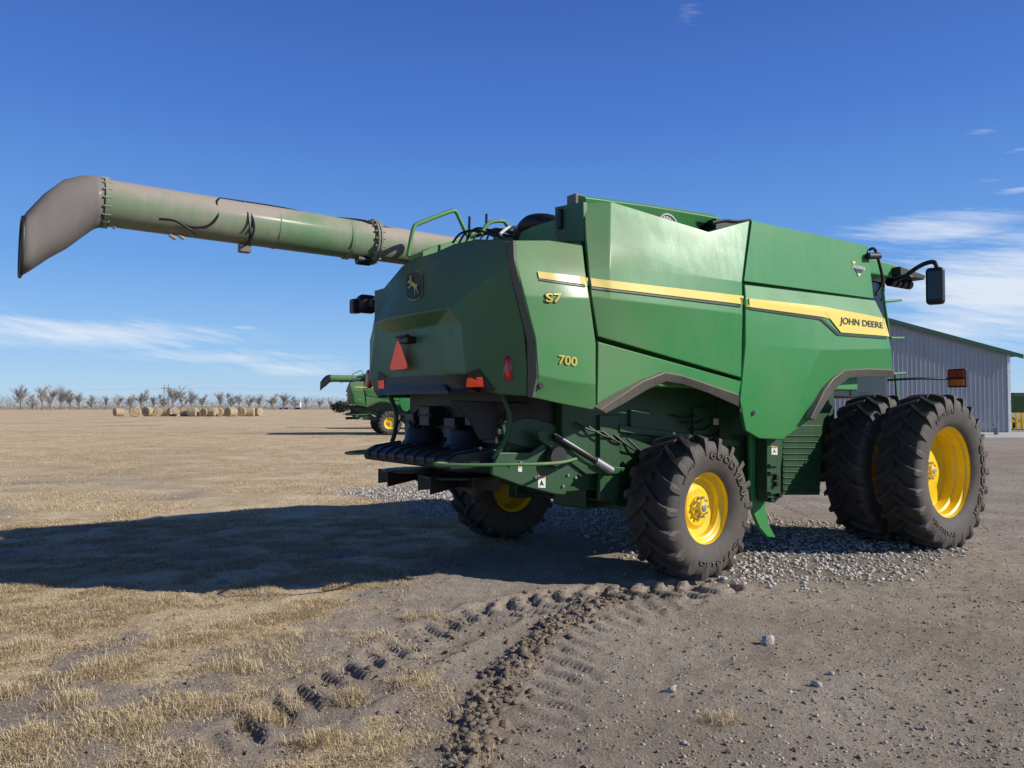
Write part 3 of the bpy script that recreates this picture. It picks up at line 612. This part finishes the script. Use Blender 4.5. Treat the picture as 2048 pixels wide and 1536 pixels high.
def npmesh(name,verts,faces,k):
    me=bpy.data.meshes.new(name); me.vertices.add(len(verts)); me.vertices.foreach_set('co',np.asarray(verts,dtype=np.float32).ravel())
    nf=len(faces); me.loops.add(nf*k); me.loops.foreach_set('vertex_index',np.asarray(faces,dtype=np.int32).ravel())
    me.polygons.add(nf); me.polygons.foreach_set('loop_start',np.arange(0,nf*k,k,dtype=np.int32))
    me.update(calc_edges=True); me.validate(); return me
idx=np.arange(nx*ny).reshape(ny,nx); fc=np.stack([idx[:-1,:-1],idx[:-1,1:],idx[1:,1:],idx[1:,:-1]],-1).reshape(-1,4)
me=npmesh('ground',np.stack([x,y,z],1),fc,4); me.shade_smooth()
g,k,br=masks(x,y); d1,_,_=pd(pathA,x,y)
at=me.color_attributes.new('mask','FLOAT_COLOR','POINT'); at.data.foreach_set('color',np.stack([g,k,br,ss(.26,.06,d1)],1).astype(np.float32).ravel())
def ground_mat():
    m,nt,b=nmat('dry_dirt_and_grass'); tc=nd(nt,'ShaderNodeTexCoord').outputs['Object']
    va=nd(nt,'ShaderNodeVertexColor'); va.layer_name='mask'; sp=nd(nt,'ShaderNodeSeparateColor'); lk(nt,va.outputs[0],sp.inputs[0])
    g,k,br=sp.outputs; rut=va.outputs['Alpha']
    n05=noise_(nt,.12,8,tc,.65); n03=noise_(nt,.4,8,tc,.7); n1=noise_(nt,.9,8,tc,.65); n2=noise_(nt,7,8,tc,.7); n3=noise_(nt,45,6,tc,.7); n4=noise_(nt,160,3,tc,.7)
    dirt=mixc(nt,mrange(nt,n1,.35,.65),(.30,.245,.19),(.44,.37,.295))
    dirt=mixc(nt,mth(nt,'MULTIPLY',mrange(nt,n2,.45,.7),.6),dirt,(.52,.45,.365))
    dirt=mixc(nt,mth(nt,'MULTIPLY',br,.35),dirt,(.25,.195,.145))
    dirt=mixc(nt,mth(nt,'MULTIPLY',mrange(nt,n3,.52,.68),.55),dirt,(.16,.125,.092))
    dirt=mixc(nt,mth(nt,'MULTIPLY',mrange(nt,n4,.6,.72),.45),dirt,(.62,.56,.48))
    dirt=mixc(nt,mth(nt,'MULTIPLY',rut,.5),dirt,(.20,.15,.11))
    straw=mixc(nt,mrange(nt,n1,.38,.62),(.52,.38,.22),(.76,.60,.38))
    straw=mixc(nt,mth(nt,'MULTIPLY',mrange(nt,n05,.47,.60),.5),straw,(.38,.255,.155))
    straw=mixc(nt,mth(nt,'MULTIPLY',mrange(nt,n03,.50,.62),.45),straw,(.42,.30,.19))
    straw=mixc(nt,mth(nt,'MULTIPLY',mrange(nt,n2,.5,.72),.6),straw,(.29,.215,.14))
    straw=mixc(nt,mth(nt,'MULTIPLY',mrange(nt,n3,.5,.65),.5),straw,(.84,.70,.47))
    edge=mth(nt,'ADD',g,mth(nt,'MULTIPLY',mth(nt,'SUBTRACT',n3,.5),1.4)); gf=mrange(nt,edge,.3,.7)
    base=mixc(nt,gf,dirt,straw)
    vo=nd(nt,'ShaderNodeTexVoronoi'); vo.inputs['Scale'].default_value=30; lk(nt,tc,vo.inputs['Vector'])
    gv=mixc(nt,mrange(nt,vo.outputs['Distance'],.1,.6),(.48,.43,.37),(.17,.14,.11))
    base=mixc(nt,mth(nt,'MULTIPLY',k,.75),base,gv)
    lk(nt,base,b.inputs['Base Color']); b.inputs['Roughness'].default_value=.95; b.inputs['Specular IOR Level'].default_value=.1
    hh=mth(nt,'MULTIPLY_ADD',n3,.5,mth(nt,'MULTIPLY',n2,.9)); hh=mth(nt,'MULTIPLY_ADD',n4,.2,hh)
    bump(nt,b,hh,.85,.05); return m
gd=link('ground',me,ground_mat()); tag(gd,kind='structure')
# ---------------------------------------------------------------- scatter
def island_mat(name,cols,rough=.9,bm=0):
    m,nt,b=nmat(name); geo=nd(nt,'ShaderNodeNewGeometry'); cr=nd(nt,'ShaderNodeValToRGB'); lk(nt,geo.outputs['Random Per Island'],cr.inputs[0])
    el_=cr.color_ramp.elements
    while len(el_)<len(cols): el_.new(.5)
    for i,c in enumerate(cols): el_[i].position=i/(len(cols)-1); el_[i].color=(*c,1)
    tc=nd(nt,'ShaderNodeTexCoord').outputs['Object']; n=noise_(nt,25,4,tc)
    lk(nt,mixc(nt,mrange(nt,n,.3,.75,0,.4),cr.outputs[0],tuple(x*.5 for x in cols[0])),b.inputs['Base Color']); b.inputs['Roughness'].default_value=rough; b.inputs['Specular IOR Level'].default_value=.2
    if bm: bump(nt,b,noise_(nt,60,5,tc,.7),bm,.02)
    return m
def ico(sub):
    bm=bmesh.new(); bmesh.ops.create_icosphere(bm,subdivisions=sub,radius=1); v=np.array([q.co[:] for q in bm.verts]); f=np.array([[q.index for q in p.verts] for p in bm.faces]); bm.free(); return v,f
def rocks(name,pos,size,mat,jit=.25,sub=1,flat=.7,smooth=False):
    V,Fc=ico(sub); n=len(pos); nv=len(V)
    P=V[None]*(1+jit*(rng.random((n,nv,1))-.5)*2)*(.6+.8*rng.random((n,1,3)))
    a=rng.random(n)*2*PI; b_=rng.random(n)*PI
    ca,sa,cb,sb=np.cos(a),np.sin(a),np.cos(b_),np.sin(b_)
    xx=P[...,0]*cb[:,None]-P[...,2]*sb[:,None]; zz=P[...,0]*sb[:,None]+P[...,2]*cb[:,None]; yy=P[...,1]
    x2=xx*ca[:,None]-yy*sa[:,None]; y2=xx*sa[:,None]+yy*ca[:,None]
    Q=np.stack([x2,y2,zz*flat],-1)*size[:,None,None]+pos[:,None,:]
    F_=(Fc[None]+(np.arange(n)*nv)[:,None,None]).reshape(-1,3)
    me=npmesh(name,Q.reshape(-1,3),F_,3)
    if smooth: me.shade_smooth()
    return link(name,me,mat)
def onground(x,y,dz=0): return np.stack([x,y,height(x,y)+dz],1)
N=120000; x=rng.uniform(-7,9,N); y=rng.uniform(6.5,20,N); g,k,br=masks(x,y); keep=(k>rng.random(N)*.98+.01)&(rng.random(N)<.36)
x,y=x[keep],y[keep]; sz=rng.uniform(.010,.029,len(x))
o=rocks('gravel',onground(x,y,.006),sz,island_mat('crushed_rock',[(.38,.33,.28),(.56,.51,.45),(.68,.63,.57),(.48,.43,.37)]),.35,1); tag(o,'loose pale crushed rock spread under the large harvester','gravel',kind='stuff')
N=34000; y=3.3+ (rng.random(N)**1.5)*20; x=y*rng.uniform(-.25,.75,N); g,k,br=masks(x,y); keep=(rng.random(N)<(1-g)*(.3+.6*ss(-.1,.4,x/y)))
x,y=x[keep],y[keep]; sz=.0025+.010*rng.random(len(x))**4
sz=np.where(rng.random(len(x))<.006,sz+.008,sz)
o=rocks('pebbles',onground(x,y,.002),sz,island_mat('pebble_stone',[(.28,.22,.17),(.43,.37,.3),(.58,.52,.45),(.35,.29,.23)]),.3,1); tag(o,'small pebbles scattered over the bare dirt','pebbles',kind='stuff')
def along(path,n,spread,t0=0,t1=1):
    L=[0]
    for a,b in zip(path,path[1:]): L.append(L[-1]+(b-a).length)
    s=rng.uniform(t0,t1,n); s=s*L[-1]; s=s+.06*np.sin(s*25)
    X=np.interp(s,L,[p.x for p in path])+rng.normal(0,1,n)*spread; Y=np.interp(s,L,[p.y for p in path])+rng.normal(0,1,n)*spread; return X,Y
xa,ya=along(pathA,1200,.085,.08,1); s1=.005+.036*rng.random(len(xa))**3.2
xb,yb=along(pathB,350,.2,.1,.8); s2=.005+.022*rng.random(len(xb))**3
N=5000; yc=3.3+rng.random(N)**1.5*9; xc=yc*rng.uniform(-.6,.7,N); s3=.003+.012*rng.random(N)**4
X=np.concatenate([xa,xb,xc]); Y=np.concatenate([ya,yb,yc]); sz=np.concatenate([s1,s2,s3])
o=rocks('dirt_clods',onground(X,Y,.003),sz,island_mat('soil_clod',[(.18,.135,.095),(.28,.22,.165),(.22,.17,.125),(.34,.275,.205)],bm=.6),.5,2,.6); tag(o,'crumbled soil clods along the wheel rut','dirt clods',kind='stuff')
def blades(x,y,h,w,lean,name,mat):
    n=len(x); a=rng.random(n)*2*PI; zb=height(x,y); wv=np.stack([-np.sin(a),np.cos(a),np.zeros(n)],1)*w[:,None]
    dv=np.stack([np.cos(a),np.sin(a),np.zeros(n)],1); base=np.stack([x,y,zb-.004],1)
    mid=base+dv*(h*lean*.35)[:,None]+np.array([0,0,1])*(h*(1-.45*lean)*.6)[:,None]
    tip=base+dv*(h*lean)[:,None]+np.array([0,0,1])*(h*(1-.85*lean))[:,None]+rng.normal(0,.15,(n,3))*h[:,None]*.5
    tip[:,2]=np.maximum(tip[:,2],zb+.004)
    V=np.stack([base-wv,base+wv,mid-wv*.8,mid+wv*.8,tip],1).reshape(-1,3)
    i=np.arange(n)*5; F_=np.concatenate([np.stack([i,i+1,i+3],1),np.stack([i,i+3,i+2],1),np.stack([i+2,i+3,i+4],1)])
    return link(name,npmesh(name,V,F_,3),mat)
gm=island_mat('dry_straw',[(.42,.29,.15),(.66,.50,.28),(.85,.71,.46),(.55,.41,.22),(.76,.61,.37)])
N=1000000; y=3.3+rng.random(N)**1.35*9; x=y*rng.uniform(-.78,.1,N); g,k,br=masks(x,y)
cl=fbm(x,y,3.0,77,4); keep=(rng.random(N)<g*(.12+.88*ss(.38,.58,cl)))
x,y=x[keep][:300000],y[keep][:300000]; n=len(x); cl=cl[keep][:300000]
h=(.022+.055*rng.random(n))*(.6+.9*ss(.45,.7,cl)); w=.0010+.0011*rng.random(n); lean=rng.uniform(.6,1.1,n)
tx,ty,th_=[],[],[]
for (px,py,rad,cnt) in [(215,1340,.25,1100),(530,1430,.2,900),(630,1480,.17,800),(700,1400,.12,350),(60,1480,.16,600),(870,1235,.15,200),(340,1290,.2,400),(1440,1440,.15,220),(820,1240,.1,150),(130,1250,.25,400),(470,1250,.25,400),(60,1290,.2,350),(250,1460,.2,450),(600,1220,.3,350),(390,1420,.18,400),(140,1410,.2,500),(330,1200,.3,350),(20,1390,.15,350),(480,1340,.2,300)]:
    p=G(px,py); rr_=rad*np.sqrt(rng.random(cnt))*rng.random(cnt)**.3; aa=rng.random(cnt)*2*PI
    tx.append(p.x+rr_*np.cos(aa)); ty.append(p.y+rr_*np.sin(aa)*.8); th_.append(.05+.09*rng.random(cnt))
tx,ty,th_=map(np.concatenate,(tx,ty,th_))
N=14000; lx_y=3.3+rng.random(N)**1.4*9; lx_x=lx_y*rng.uniform(-.7,.7,N)
x=np.concatenate([x,tx,lx_x]); y=np.concatenate([y,ty,lx_y]); h=np.concatenate([h,th_,rng.uniform(.02,.07,N)]); w=np.concatenate([w,np.full(len(tx),.0014),np.full(N,.0010)]); lean=np.concatenate([lean,rng.uniform(.35,1.05,len(tx)),np.full(N,1.12)])
o=blades(x,y,h,w,lean,'dry_grass',gm); tag(o,'trampled dry straw coloured grass covering the left foreground','dry grass',kind='stuff')
N=380000; y=11.5+rng.random(N)**1.7*55; x=y*rng.uniform(-.75,.05,N); g,k,br=masks(x,y); cl=fbm(x,y,1.2,88,3); keep=(rng.random(N)<g*ss(.35,.56,cl)*.8)
x,y=x[keep],y[keep]; n=len(x); o=blades(x,y,(.02+.05*rng.random(n)),.0025+.00012*y,rng.uniform(.4,1,n),'field_stubble',gm); tag(o,'short dry stubble in the field behind the harvester shadow','stubble',kind='stuff')
sm=island_mat('pale_stone',[(.44,.40,.35),(.58,.54,.48)],bm=.6)
for px,py,sz,lb in [(1535,1290,.045,'whitish stone with a pointed top alone on the right foreground dirt'),(1343,1384,.034,'pale stone beside a straw tuft, right of centre in the foreground'),(1634,1376,.026,'pale stone in the right foreground, just below a similar one'),(1663,1352,.024,'brownish pale stone in the right foreground, just above a similar one'),(1541,1452,.018,'small pale stone near the bottom of the picture below the pointed stone'),(1850,1462,.018,'small pale stone near the bottom right corner'),(1997,1385,.018,'small pale stone close to the right edge of the foreground')]:
    p=G(px,py); o=rocks('stone',np.array([[0,0,sz*.35]]),np.array([sz]),sm,.5,1 if sz<.03 else 2,.85); o.location=(p.x,p.y,float(height(np.array([p.x]),np.array([p.y]))[0])); tag(o,lb,'stone',group='loose pale stones on the dirt')
# ---------------------------------------------------------------- shed
shed=empty('metal_shed',(0,51,0)); tag(shed,'long grey ribbed metal shed with green roof edge behind the harvester','shed')
xr=(2018-1024)/FPX*51; xl=xr-18; xm=(xr+xl)/2; He=5.25; Hp=5.25+9*.27
wm=plain('blue_grey_siding',(.37,.385,.40),.5,.1,.12,.8); rm=plain('green_roof_trim',(.015,.07,.045),.45); rf=plain('roof_sheet',(.05,.14,.09),.5)
m=MB(); m.prism([(xl,0,0),(xr,0,0),(xr,0,He),(xm,0,Hp),(xl,0,He)],(0,30,0))
xx=xl+.15
while xx<xr-.1:
    zt=He+(9-abs(xx-xm))*.27-.05; m.prism([(xx-.05,0,0),(xx-.02,-.05,0),(xx+.02,-.05,0),(xx+.05,0,0)],(0,0,zt)); xx+=.3
yy=.2
while yy<29.8: m.prism([(xr,yy-.05,0),(xr+.05,yy-.02,0),(xr+.05,yy+.02,0),(xr,yy+.05,0)],(0,0,He-.02)); yy+=.3
m.build('wall',wm,shed)
for s in (1,-1):
    e=xm+s*(9.7); m=MB(); m.prism([(xm,-.4,Hp+.03),(e,-.4,He-.19+.03),(e,-.4,He-.09),(xm,-.4,Hp+.13)],(0,30.8,0)); m.build('roof',rf,shed)
    e=xm+s*9.72; m=MB(); m.prism([(xm,-.46,Hp-.12),(e,-.46,He-.34),(e,-.46,He-.06),(xm,-.46,Hp+.16)],(0,.05,0)); m.build('fascia',rm,shed)
m=MB(); m.wbox(xr-.12,xr+.07,-.08,.1,0,He-.05); m.build('corner_trim',plain('white_trim',(.75,.77,.78),.5),shed)
m=MB(); m.wbox(22,60,42.5,50.9,-.05,.06); tag(m.build('concrete_apron',plain('concrete',(.55,.52,.48),.9,0,.2,1)),kind='structure')
bn=empty('bench',((1971-1024)/FPX*47,47,.06)); tag(bn,'low grey metal bench standing at the foot of the shed wall','bench')
m=MB(); m.wbox(-.7,.7,-.2,.2,.42,.47); m.build('seat',M['grey'],bn)
m=MB(); m.wbox(-.7,.7,.18,.22,.55,.72); m.build('backrest',M['grey'],bn)
for s in (-1,1):
    m=MB(); m.wbox(s*.6-.03,s*.6+.03,-.18,.18,0,.42); m.wbox(s*.6-.03,s*.6+.03,.16,.2,.42,.7); m.build('leg',M['grey'],bn)
dr=empty('seed_drill',((2058-1024)/FPX*58,58,0)); tag(dr,'green and yellow farm implement at the right edge beyond the shed','farm implement')
m=MB(); m.prism([(-1.6,0,1.3),(1.6,0,1.3),(1.6,-.3,2.6),(-1.6,-.3,2.6)],(0,1.4,0)); m.wbox(-1.3,1.3,-.2,1.2,2.6,2.8); m.build('hopper',M['green_dark'],dr,bevel=.03)
m=MB(); m.wbox(-1.8,1.8,-.4,1.4,.55,.8)
for i in range(9): m.wbox(-1.7+i*.42,-1.62+i*.42,-.5,-.3,.1,1.3)
m.build('frame',M['yellow'],dr)
for s in (-1.2,1.2):
    m=MB(); m.lathe([(.2,-.15),(.45,-.15),(.5,-.1),(.5,.1),(.45,.15),(.2,.15)],(s,.5,.5),20); m.build('wheel',M['rubber'],dr,smooth=40)
# ---------------------------------------------------------------- bales
bm_=plain('weathered_hay',(.48,.37,.23),.95,0,.45,3,bmp=.6)
words=['first','second','third','fourth','fifth','sixth','seventh','eighth','ninth','tenth','eleventh','twelfth','thirteenth','fourteenth','fifteenth','sixteenth','seventeenth','eighteenth','nineteenth','twentieth']
words+=['twenty-'+w for w in words[:9]]+['thirtieth']
for i,px in enumerate([238,271,297,316,330,346,371,386,399,413,425,438,451,463,485,500,515]):
    Y=132+random.uniform(0,10)-(8 if i==1 else 0); m=MB(); rad=.80+random.uniform(-.06,.06)
    if i==1: rad=.92
    m.lathe([(.001,-.78),(rad-.1,-.78),(rad,-.66),(rad,.66),(rad-.1,.78),(.001,.78)],(0,0,0),20)
    vv=[]
    for a in m.v:
        q=Vector(a); n_=vn(np.array([q.x*3+i*7.]),np.array([q.z*3+q.y*2]),1.0,3)[0]; vv.append(tuple(q*(1+(n_-.5)*.09)))
    m.v=vv
    o=m.build('hay_bale',bm_,smooth=35); o.location=((px-1024)/FPX*Y,Y,rad*.95); o.rotation_euler=(0,0,random.uniform(-.7,.7)+(0 if i in (1,2) else random.choice([0,1.2])))
    tag(o,f'round hay bale in the far field row, {words[i]} from the left','hay bale',group='round hay bales in a row across the field')
# ---------------------------------------------------------------- trees
bark=plain('bare_bark',(.25,.215,.19),.95,0,.3,2); twigm=plain('bare_twigs',(.34,.30,.27),.95,0,.3,2)
def bare_tree(H,seed,spread=1.0):
    rd=random.Random(seed); tr=MB(); cr=MB()
    def br(p,d,L,rad,dep):
        q=p+d*L*.5+Vector((rd.uniform(-.1,.1),rd.uniform(-.1,.1),.05))*L; e=p+d*L
        (tr if dep<2 else cr).tube([p,q,e],[rad,rad*.8,rad*.6],4 if dep<2 else 3,0,cap=False)
        if dep>=5: return
        for k in range(5 if dep<2 else 4):
            a=rd.uniform(0,2*PI); w=rd.uniform(.2,.75)*spread
            nd_=(d*1.1+Vector((math.cos(a)*w,math.sin(a)*w,rd.uniform(.0,.35)))).normalized()
            br(p+d*L*rd.uniform(.25,1),nd_,L*rd.uniform(.55,.82),max(rad*.55,.011),dep+1)
    br(Vector((0,0,-.1)),Vector((0,0,1)),H*.32,H*.018,0)
    zt=max(v[2] for v in cr.v); k=H/zt
    for q in (tr,cr): q.v=[(a*k,b*k,c*k) for a,b,c in q.v]
    return tr,cr
protos=[]
for i in range(6):
    e=empty('bare_tree',(0,0,0)); tr,cr=bare_tree(10,i*11+3,[1,1.2,.85,1.1,1.15,.95][i]); tr.build('trunk',bark,e,recalc=False); cr.build('crown',twigm,e,recalc=False); protos.append(e)
tl_=[(42,46),(66,26),(84,42),(102,48),(122,44),(140,36),(158,30),(182,24),(212,22),(238,28),(262,26),(284,36),(306,24),(326,26),(346,40),(364,46),(382,36),(406,26),(440,32),(462,28),(478,24),(500,26),(520,26),(545,26),(568,30),(590,22),(612,20),(640,18),(660,16)]
used=set()
for i,(px,hp) in enumerate(tl_):
    Y=330+random.uniform(-30,60); k=i%6; o=protos[k] if k not in used else dup(protos[k]); used.add(k)
    Hm=hp/FPX*Y+1.8; o.location=((px-1024)/FPX*Y,Y,0); o.rotation_euler=(0,0,random.uniform(0,6)); s=Hm/10; o.scale=(s*random.uniform(1.05,1.5),s*1.1,s)
    tag(o,f'bare leafless tree on the horizon, {words[i]} from the left','tree',group='bare trees along the horizon')
N=150000
x=rng.uniform(-460,460,N); y=rng.uniform(430,520,N); hmax=(2.2+8*fbm(x,y*0,.05,91,4)**1.5*1.6); z=rng.random(N)**1.4*hmax
a=rng.normal(0,1,(N,3)); a/=np.linalg.norm(a,axis=1)[:,None]; b=rng.normal(0,1,(N,3)); b/=np.linalg.norm(b,axis=1)[:,None]
P=np.stack([x,y,z],1); s=rng.uniform(.2,.6,N)[:,None]
V=np.stack([P,P+a*s,P+b*s],1).reshape(-1,3); F_=np.arange(N*3).reshape(-1,3)
o=link('distant_brush',npmesh('distant_brush',V,F_,3),island_mat('brush',[(.25,.215,.18),(.33,.285,.24),(.22,.20,.155)])); tag(o,'low brown brush and scrub along the far horizon','brush',kind='stuff')
ev=empty('evergreen_shrub',(AT(682,812,200).x,200,0)); tag(ev,'dark green rounded evergreen at the left of the distant harvesters','evergreen')
m=MB(); m.tube([(0,0,0),(0,0,1.2)],.15,6); m.build('trunk',bark,ev)
N=1800; a=rng.normal(0,1,(N,3)); a/=np.linalg.norm(a,axis=1)[:,None]; rad=rng.random(N)**.4; P=a*rad[:,None]*np.array([2.6,2,1.45])*(1+.25*(rng.random(N)[:,None]-.5)); P[:,2]+=1.55
b=rng.normal(0,.22,(N,3)); c_=rng.normal(0,.22,(N,3)); V=np.stack([P,P+b,P+c_],1).reshape(-1,3)
link('crown',npmesh('crown',V,np.arange(N*3).reshape(-1,3),3),island_mat('evergreen_leaf',[(.02,.04,.02),(.045,.075,.035)]),ev)
py_=empty('power_pylon',(AT(332,812,420).x,420,0)); tag(py_,'thin twin pole electricity pylon standing on the horizon among bare trees','pylon')
tubes('pole',bark,py_,[[(s*1.3,0,0),(s*1.1,0,13.5)] for s in (-1,1)],5,0,.2)
m=MB(); m.wbox(-2.8,2.8,-.1,.1,11.3,11.6); m.build('crossarm',bark,py_)
tubes('brace',bark,py_,[[(-1.3,0,5),(1.2,0,11)],[(1.3,.1,5),(-1.2,.1,11)]],4,0,.08)
tubes('power_wire',M['grey'],py_,[[(-260,60,11.8),(-130,30,9.6),(0,s*.1,11.4),(130,-30,9.6),(260,-60,11.8)] for s in (-2.6,0,2.6)],3,6,.025)
tk=empty('white_truck',(AT(604,812,430).x,412,0)); tag(tk,'white box truck driving along the far road','truck')
m=MB(); m.wbox(-5,4.2,-1.2,1.2,1.1,3.8); m.build('trailer',plain('white_box',(.85,.85,.85),.4),tk)
m=MB(); m.prism([(-7.2,-1.1,.6),(-5.2,-1.1,.6),(-5.2,-1.1,3.3),(-6.3,-1.1,3.2),(-6.6,-1.1,1.9),(-7.2,-1.1,1.8)],(0,2.2,0)); m.build('cab',plain('white_cab',(.75,.75,.77),.4),tk)
for xx in (-6.4,-3.5,2,3.3):
    m=MB(); m.lathe([(.001,-1.25),(.5,-1.25),(.5,1.25),(.001,1.25)],(xx,0,.5),12); m.build('wheel',M['black'],tk)
m=MB(); m.wbox(-700,250,406,418,.01,.05); tag(m.build('road',plain('far_asphalt',(.07,.07,.07),.9)),kind='structure')
# ---------------------------------------------------------------- world, sun, camera
SE,SA=R(30.5),R(101.5)
w=bpy.data.worlds.new('World'); bpy.context.scene.world=w; w.use_nodes=True; nt=w.node_tree; bg=nt.nodes['Background']
sky=nd(nt,'ShaderNodeTexSky'); sky.sky_type='NISHITA'; sky.sun_disc=False; sky.sun_elevation=SE; sky.sun_rotation=SA; sky.air_density=1.0; sky.dust_density=.2; sky.ozone_density=3.0; sky.altitude=400
tc=nd(nt,'ShaderNodeTexCoord').outputs['Generated']; sp=nd(nt,'ShaderNodeSeparateXYZ'); lk(nt,tc,sp.inputs[0])
az=mth(nt,'ARCTAN2',sp.outputs[0],sp.outputs[1]); elv=mth(nt,'ARCSINE',sp.outputs[2])
cr=nd(nt,'ShaderNodeValToRGB'); lk(nt,mth(nt,'MULTIPLY',elv,2/PI),cr.inputs[0]); el_=cr.color_ramp.elements
stops=[(0,(.46,.66,.86)),(.045,(.29,.55,.90)),(.11,(.145,.37,.83)),(.22,(.068,.205,.66)),(.34,(.036,.115,.46)),(.46,(.014,.045,.20)),(1,(.005,.016,.08))]
while len(el_)<len(stops): el_.new(.5)
for i,(p,c) in enumerate(stops): el_[i].position=p; el_[i].color=(*c,1)
mul=nd(nt,'ShaderNodeVectorMath'); mul.operation='SCALE'; mul.inputs['Scale'].default_value=10.0; lk(nt,cr.outputs[0],mul.inputs[0])
skyc=mixc(nt,.86,sky.outputs[0],mul.outputs[0])
cb=nd(nt,'ShaderNodeCombineXYZ'); lk(nt,mth(nt,'MULTIPLY',az,3.6),cb.inputs[0]); lk(nt,mth(nt,'MULTIPLY',mth(nt,'MULTIPLY_ADD',az,.10,elv),46.0),cb.inputs[1])
n1=noise_(nt,1.0,9,cb.outputs[0],.66)
cb2=nd(nt,'ShaderNodeCombineXYZ'); lk(nt,mth(nt,'MULTIPLY',az,14.0),cb2.inputs[0]); lk(nt,mth(nt,'MULTIPLY',mth(nt,'MULTIPLY_ADD',az,.2,elv),120.0),cb2.inputs[1]); n2=noise_(nt,1.0,6,cb2.outputs[0],.6)
tot=None
def azel(px,py):
    d=raydir(px,py).normalized(); return math.atan2(d.x,d.y),math.asin(d.z)
for (px,py,wx,wy,st) in [(190,668,260,30,1.0),(1870,458,170,30,1.0),(2000,580,290,95,1.3),(1950,367,60,6,.42),(2040,380,50,7,.5),(2035,300,40,5,.4),(1945,416,45,5,.42),(1968,262,45,9,.32),(470,712,220,16,.7),(600,735,140,18,.65),(492,655,34,5,.42),(1375,10,30,60,.25),(1850,665,260,34,.95),(2300,560,250,140,1.15),(-300,600,300,40,.7)]:
    a0,e0=azel(px,py); a1,_=azel(px+wx,py); _,e1=azel(px,py-wy); sa=abs(a1-a0)+1e-3; se=abs(e1-e0)+1e-4
    dx=mth(nt,'MULTIPLY',mth(nt,'SUBTRACT',az,a0),1/sa); dy=mth(nt,'MULTIPLY',mth(nt,'SUBTRACT',elv,e0),1/se)
    q=mth(nt,'ADD',mth(nt,'MULTIPLY',dx,dx),mth(nt,'MULTIPLY',dy,dy)); ex=mth(nt,'MULTIPLY',mth(nt,'EXPONENT',mth(nt,'MULTIPLY',q,-1.0)),st)
    tot=ex if tot is None else mth(nt,'MAXIMUM',tot,ex)
nn=mth(nt,'MULTIPLY_ADD',n2,.9,mth(nt,'MULTIPLY',n1,1.15))
cl=mth(nt,'ADD',mth(nt,'MULTIPLY',tot,.60),mth(nt,'SUBTRACT',nn,1.02)); clf=mth(nt,'MULTIPLY',mrange(nt,cl,.13,.75),mrange(nt,tot,.05,.4)); clf=mth(nt,'MULTIPLY',clf,.85)
col=mixc(nt,clf,skyc,(8.0,8.6,9.4)); lk(nt,col,bg.inputs['Color']); bg.inputs['Strength'].default_value=.1
sl=bpy.data.lights.new('sun','SUN'); sl.energy=5.0; sl.angle=R(.5); sl.color=(1,.955,.88); so=bpy.data.objects.new('sun',sl); C.objects.link(so)
sd=Vector((math.sin(SA)*math.cos(SE),math.cos(SA)*math.cos(SE),math.sin(SE))); so.rotation_euler=sd.to_track_quat('Z','Y').to_euler(); so.location=(20,-10,30)
cam=bpy.data.cameras.new('camera'); cam.sensor_width=36; cam.lens=FPX/2048*36; cam.clip_end=9000; cam.clip_start=.1
co=bpy.data.objects.new('camera',cam); C.objects.link(co); co.location=(0,0,CH); co.rotation_euler=(PI/2+PITCH,0,0); bpy.context.scene.camera=co
s=bpy.context.scene; s.view_settings.view_transform='Standard'; s.view_settings.look='None'; s.view_settings.exposure=0
